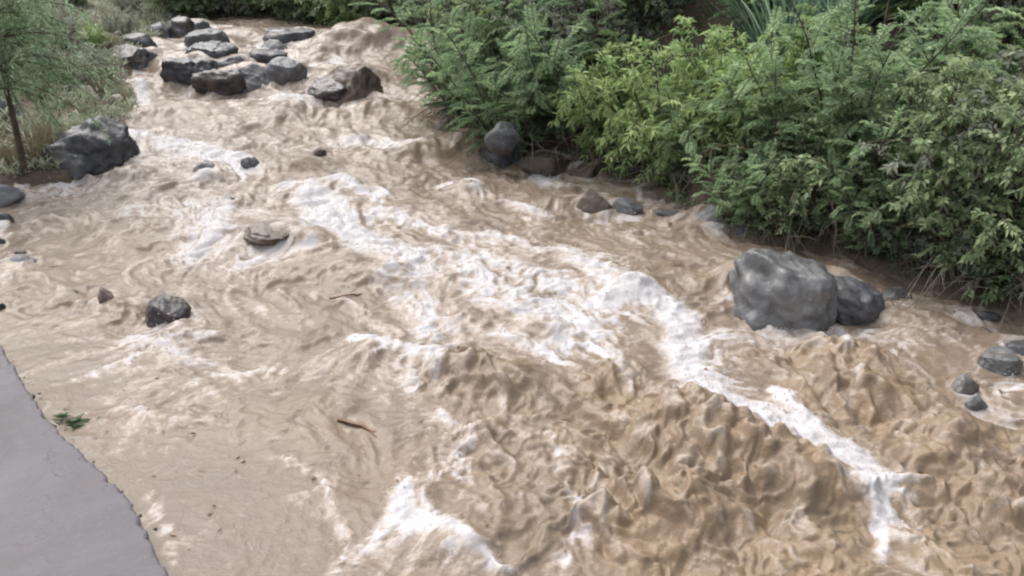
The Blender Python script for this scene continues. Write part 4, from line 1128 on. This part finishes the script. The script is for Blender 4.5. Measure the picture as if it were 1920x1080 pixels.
# left bank: weeds, dry grass and a sapling
G4 = 'weeds on the sapling bank'
for i, (px, py, sc, kd, lb_) in enumerate((
    (205, 168, 0.42, 'grey', 'pale weedy bush beside the little waterfall'), (160, 190, 0.45, 'grey', 'pale weedy bush between the sapling and the waterfall'),
    (115, 205, 0.45, 'grey', 'pale weedy bush right behind the big wet black boulder'), (180, 115, 0.32, 'broad', 'small green weed bush on the mound behind the waterfall'),
    (120, 130, 0.5, 'grey', 'pale bush on the mound behind the sapling'), (230, 80, 0.42, 'grey', 'pale low bush beside the cobble pile'), (60, 150, 0.55, 'feather', 'feathery weed bush behind the tall bluish boulder'),
    (250, 50, 0.5, 'grey', 'pale bush at the back of the weedy mound'), (150, 60, 0.45, 'small', 'dark bush high on the weedy mound'), (60, 80, 0.7, 'grey', 'grey bush high behind the sapling crown'), (-30, 150, 0.7, 'feather', 'feathery bush behind the left-hand boulders'))):
    p = hit(px, py)
    shrub(kd, i, p[0], p[1], sc, lb_, G4)
for i, (px, py, sc, lb_) in enumerate(((70, 318, 0.75, 'dry straw-coloured grass at the foot of the sapling'), (100, 300, 0.7, 'dry straw-coloured grass against the big wet black boulder'), (30, 325, 0.6, 'dry grass between the sapling and the tall bluish boulder'),
    (190, 200, 0.6, 'dry grass hanging beside the little waterfall'), (235, 195, 0.55, 'dry grass in the splash of the little waterfall'), (140, 165, 0.7, 'dry grass among the pale weedy bushes'), (85, 230, 0.7, 'dry grass behind the sapling trunk'),
    (215, 110, 0.6, 'dry grass next to the smooth blue-grey rock'), (180, 90, 0.7, 'dry grass on the weedy mound'), (110, 100, 0.7, 'dry grass above the pale bush on the mound'))):
    p = hit(px, py)
    tuft('dry', p[0], p[1], sc, lb_, 'dry grass on the sapling bank', 'dry_grass', 'dry grass', 0.0)

def sapling():
    r = np.random.default_rng(77)
    p = hit(44, 338)
    base = np.array([p[0], p[1] + 0.05, gz_at(p[0], p[1] + 0.05) - 0.05])
    e = empty('sapling_tree', base)
    tr = arc((0, 0, 0), (0.02, 0, 1), 3.0, 14, -0.0, r, 0.025)
    V, Fc = tubes([tr], [(0.036, 0.012)])
    link('trunk', mesh_np('trunk', V, Fc), M['bark'], e)
    lines, rads, P, D, Lg, Wd, T = [], [], [], [], [], [], []
    for i in range(105):
        t = r.uniform(0.33, 0.80); a = int(t * 12.9); q = tr[a]
        az = r.uniform(0, 6.28)
        br = arc(q, (math.cos(az), math.sin(az), r.uniform(0.1, 0.8)), r.uniform(0.5, 1.2), 8, 1.1, r, 0.08)
        lines.append(br); rads.append((0.008, 0.003))
        for j in range(11):
            s = 0.2 + 0.8 * (j + r.uniform()) / 11; b = int(s * 6.9); q2 = br[b]
            tw = arc(q2, r.normal(size=3) * 0.7 + (br[b + 1] - br[b]) * 8, r.uniform(0.16, 0.34), 5, 0.8, r, 0.1)
            lines.append(tw); rads.append((0.003, 0.001))
            n = 17; tt = np.linspace(0.1, 1, n) * 3.999; ia = tt.astype(int); fr = (tt - ia)[:, None]
            P.append(tw[ia] * (1 - fr) + tw[ia + 1] * fr)
            D.append(r.normal(size=(n, 3)) * 0.6 + (tw[ia + 1] - tw[ia]) * 10 + np.array([0, 0, -0.3]))
            Lg.append(r.uniform(0.035, 0.075, n)); Wd.append(r.uniform(0.007, 0.014, n))
            T.append(np.clip(0.45 + r.uniform(-.2, .25) + r.normal(size=n) * 0.15, 0, 1))
    V, Fc = tubes(lines, rads)
    link('branches', mesh_np('branches', V, Fc), M['bark'], e)
    V, Fc, tn = leaves_mesh(np.vstack(P), np.vstack(D), np.concatenate(Lg), np.concatenate(Wd), np.concatenate(T), r)
    me = mesh_np('crown', V, Fc, False); attr(me, 'tone', tn)
    c = link('crown', me, M['leaf_sap'], e); c['kind'] = 'stuff'
    tag(e, 'slender young tree with thin dark trunk and fine drooping leaves by the black boulder', 'tree')
sapling()

# pale cobbles among the weeds
cob = [mesh_np('cobble', rock_shape(700 + i, 3)[0] * np.array([1, 0.8, 0.62]), ico(3)[1]) for i in range(4)]
for c_ in cob: c_.materials.append(M['stone_pale'])
rc = np.random.default_rng(66)
for i in range(34):
    p = hit(rc.uniform(60, 300), rc.uniform(35, 215))
    if river_sd(np.array([p[0]]), np.array([p[1]]))[0] < 0.05: continue
    o = link('cobble', cob[i % 4]); sz = rc.uniform(0.05, 0.14)
    o.scale = (sz, sz, sz); o.rotation_euler = (0, 0, rc.uniform(0, 6.28)); o.location = (p[0], p[1], gz_at(p[0], p[1]) + 0.3 * sz)
    tag(o, 'pale cobble lying among the weeds on the mound behind the sapling', 'cobble', 'pale cobbles on the weedy mound')

# grey boulders on the slope
place_rock(944, 262, 0.40, (0.20, 0.18, 0.17), 'rock_grey', 24, 'smaller brown-grey rock sitting on top of the blackish bank boulder', 'boulder', 'boulder', 'rocks on the banks')
for px, py, inl, size, mat, seed, lb_ in ((1880, 470, 2.6, (0.42, 0.3, 0.34), 'rock_grey', 91, 'large grey boulder showing between shrubs high on the slope'),
                                  (1760, 440, 3.0, (0.35, 0.3, 0.25), 'rock_grey', 92, 'weathered grey rock half covered by grass high on the slope')):
    p = hit(px, py); d = p[:2] / np.hypot(p[0], p[1]); q = p[:2] + d * inl
    v, f = rock_shape(seed, 4); o = link('boulder', mesh_np('rock', v * np.array(size), f), M[mat])
    o.location = (q[0], q[1], gz_at(*q) + 0.45 * size[2]); tag(o, lb_, 'boulder', 'rocks on the banks')

# pale bare branches in the bank shrubs
def bare_branch(pxa, pya, la, pxb, pyb, lb2, inl, r0, label, seed):
    r = np.random.default_rng(seed)
    a = hit(pxa, pya); 
    da = ray(pxa, la); db = ray(pxb, lb2)
    t = (hit(pxa, pya)[1] + inl)
    A = np.array([0, 0, CAM_H]) + da * (t / da[1]); t2 = hit(pxb, pyb)[1] + inl
    B = np.array([0, 0, CAM_H]) + db * (t2 / db[1])
    n = 10
    ln = A[None] + (B - A)[None] * np.linspace(0, 1, n)[:, None] + r.normal(size=(n, 3)) * 0.012
    ln[:, 2] += 0.06 * np.sin(np.linspace(0, math.pi, n))
    lines, rads = [ln - A], [(r0, r0 * 0.4)]
    for j in range(5):
        b = r.integers(2, n - 1)
        lines.append(arc(ln[b] - A, r.normal(size=3) * 0.5 + (B - A) / np.linalg.norm(B - A), r.uniform(0.12, 0.3), 5, 0.3, r, 0.12)); rads.append((r0 * 0.45, r0 * 0.2))
    V, Fc = tubes(lines, rads)
    o = link('bare_branch', mesh_np('bare_branch', V, Fc), M['twig']); o.location = A
    tag(o, label, 'branch', 'bare branches in the bank shrubs')
bare_branch(1615, 500, 272, 1790, 530, 285, 0.1, 0.012, 'long pale bare branch lying level across the dark small-leaved shrub', 1)
bare_branch(1470, 455, 425, 1455, 455, 350, 0.1, 0.010, 'pale upright bare stem rising from the dark bank behind the flat-topped boulder', 2)
bare_branch(1700, 515, 470, 1730, 515, 380, 0.05, 0.008, 'thin bare stem standing at the foot of the shrub with bare branches', 3)
bare_branch(1420, 450, 370, 1500, 455, 362, 0.15, 0.007, 'crooked grey twig crossing the upright bare stem', 4)

# drifting debris
def stick(px, py, px2, py2, r0, label, mat, seed, lift=0.03, twigs=2, name='drift_stick'):
    r = np.random.default_rng(seed)
    A, B = hit(px, py, lift), hit(px2, py2, lift)
    n = 9
    ln = A[None] + (B - A)[None] * np.linspace(0, 1, n)[:, None]
    L = np.linalg.norm(B - A)
    ln += np.cumsum(r.normal(size=(n, 3)) * 0.02 * L, 0) * np.array([1, 1, 0.5])
    lines, rads = [ln - A], [(r0, r0 * 0.5)]
    for j in range(twigs):
        b = r.integers(2, n - 2)
        lines.append(arc(ln[b] - A, r.normal(size=3) * 0.5 + (B - A) / L, L * r.uniform(0.2, 0.45), 5, 0.2, r, 0.15)); rads.append((r0 * 0.5, r0 * 0.25))
    V, Fc = tubes(lines, rads)
    o = link(name, mesh_np(name, V, Fc), M[mat]); o.location = A
    return tag(o, label, 'stick', 'sticks carried by the flood')
stick(636, 785, 722, 812, 0.016, 'short reddish brown stick floating alone in the milky shallows', 'drift', 5, 0.02)
stick(60, 508, 108, 500, 0.009, 'dark stick lying beside the flat black stone', 'bark', 6, 0.03)
stick(618, 560, 690, 545, 0.012, 'curved rusty-orange branch caught in the brown eddy', 'drift', 7, 0.03, 3)
stick(325, 612, 362, 622, 0.013, 'dark stub of wood trapped under the purple-red stone', 'bark', 8, 0.04, 1)
stick(1640, 560, 1702, 566, 0.008, 'thin dark twig resting over the low grey stone', 'bark', 9, 0.10, 2)
stick(118, 540, 165, 548, 0.006, 'slender twig drifting between the black stone and the purple-red stone', 'bark', 10, 0.04, 1)

def leafy_debris():
    r = np.random.default_rng(55)
    p = hit(128, 790)
    e = empty('leafy_sprig', (p[0], p[1], p[2] - 0.012))
    e.scale = (1.0, 0.8, 0.5)
    ln = [arc((-0.16, 0, 0.0), (1, 0.1, 0.25), 0.34, 6, 0.5, r, 0.06), arc((-0.1, 0.03, 0.01), (1, -0.5, 0.3), 0.2, 5, 0.6, r, 0.06)]
    V, Fc = tubes(ln, [(0.008, 0.003), (0.005, 0.002)])
    link('stem', mesh_np('stem', V, Fc), M['drift'], e)
    n = 70
    src = np.vstack(ln)[r.integers(0, 11, n)] + r.normal(size=(n, 3)) * 0.015
    D = r.normal(size=(n, 3)) * np.array([0.8, 0.6, 0.25]) + np.array([0.5, 0, 0.12])
    V, Fc, tn = leaves_mesh(src, D, r.uniform(0.07, 0.13, n), r.uniform(0.025, 0.045, n), r.uniform(0.0, 0.35, n), r)
    me = mesh_np('leaves', V, Fc, False); attr(me, 'tone', tn)
    fo = link('leaves', me, M['leaf_dark'], e); fo['kind'] = 'stuff'
    tag(e, 'green leafy sprig washed up against the concrete edge', 'sprig')
leafy_debris()

# bits of leaf and bark drifting on the flood
def drift_litter():
    r = np.random.default_rng(808)
    n = 150
    px = np.concatenate([r.uniform(20, 1000, 100), r.uniform(900, 1900, 50)]); py = r.uniform(330, 1070, n)
    C = np.array([hit(a, b) for a, b in zip(px, py)])
    keep = (river_sd(C[:, 0], C[:, 1]) < -0.1)
    C = C[keep]; n = len(C)
    ix = np.array([np.argmin((mx2[:, ::3] - c[0]) ** 2 + (my2[:, ::3] - c[1]) ** 2) for c in C])
    zz = Z[:, ::3].ravel()[ix]; xx = mx2[:, ::3].ravel()[ix]; yy = my2[:, ::3].ravel()[ix]
    P = np.stack([xx, yy, zz + 0.006], 1)
    az = r.uniform(0, 6.28, n)
    D = np.stack([np.cos(az), np.sin(az), r.normal(size=n) * 0.15], 1)
    L_ = r.uniform(0.02, 0.05, n)
    V, Fc, tn = leaves_mesh(P, D, L_, L_ * r.uniform(0.2, 0.5, n), r.uniform(0, 1, n), r, 0.15, 0.02)
    me = mesh_np('drift_litter', V, Fc, False); attr(me, 'tone', tn)
    tag(link('drift_litter', me, M['drift']), 'scraps of leaf and bark drifting on the flood water', None, None, 'stuff')
drift_litter()
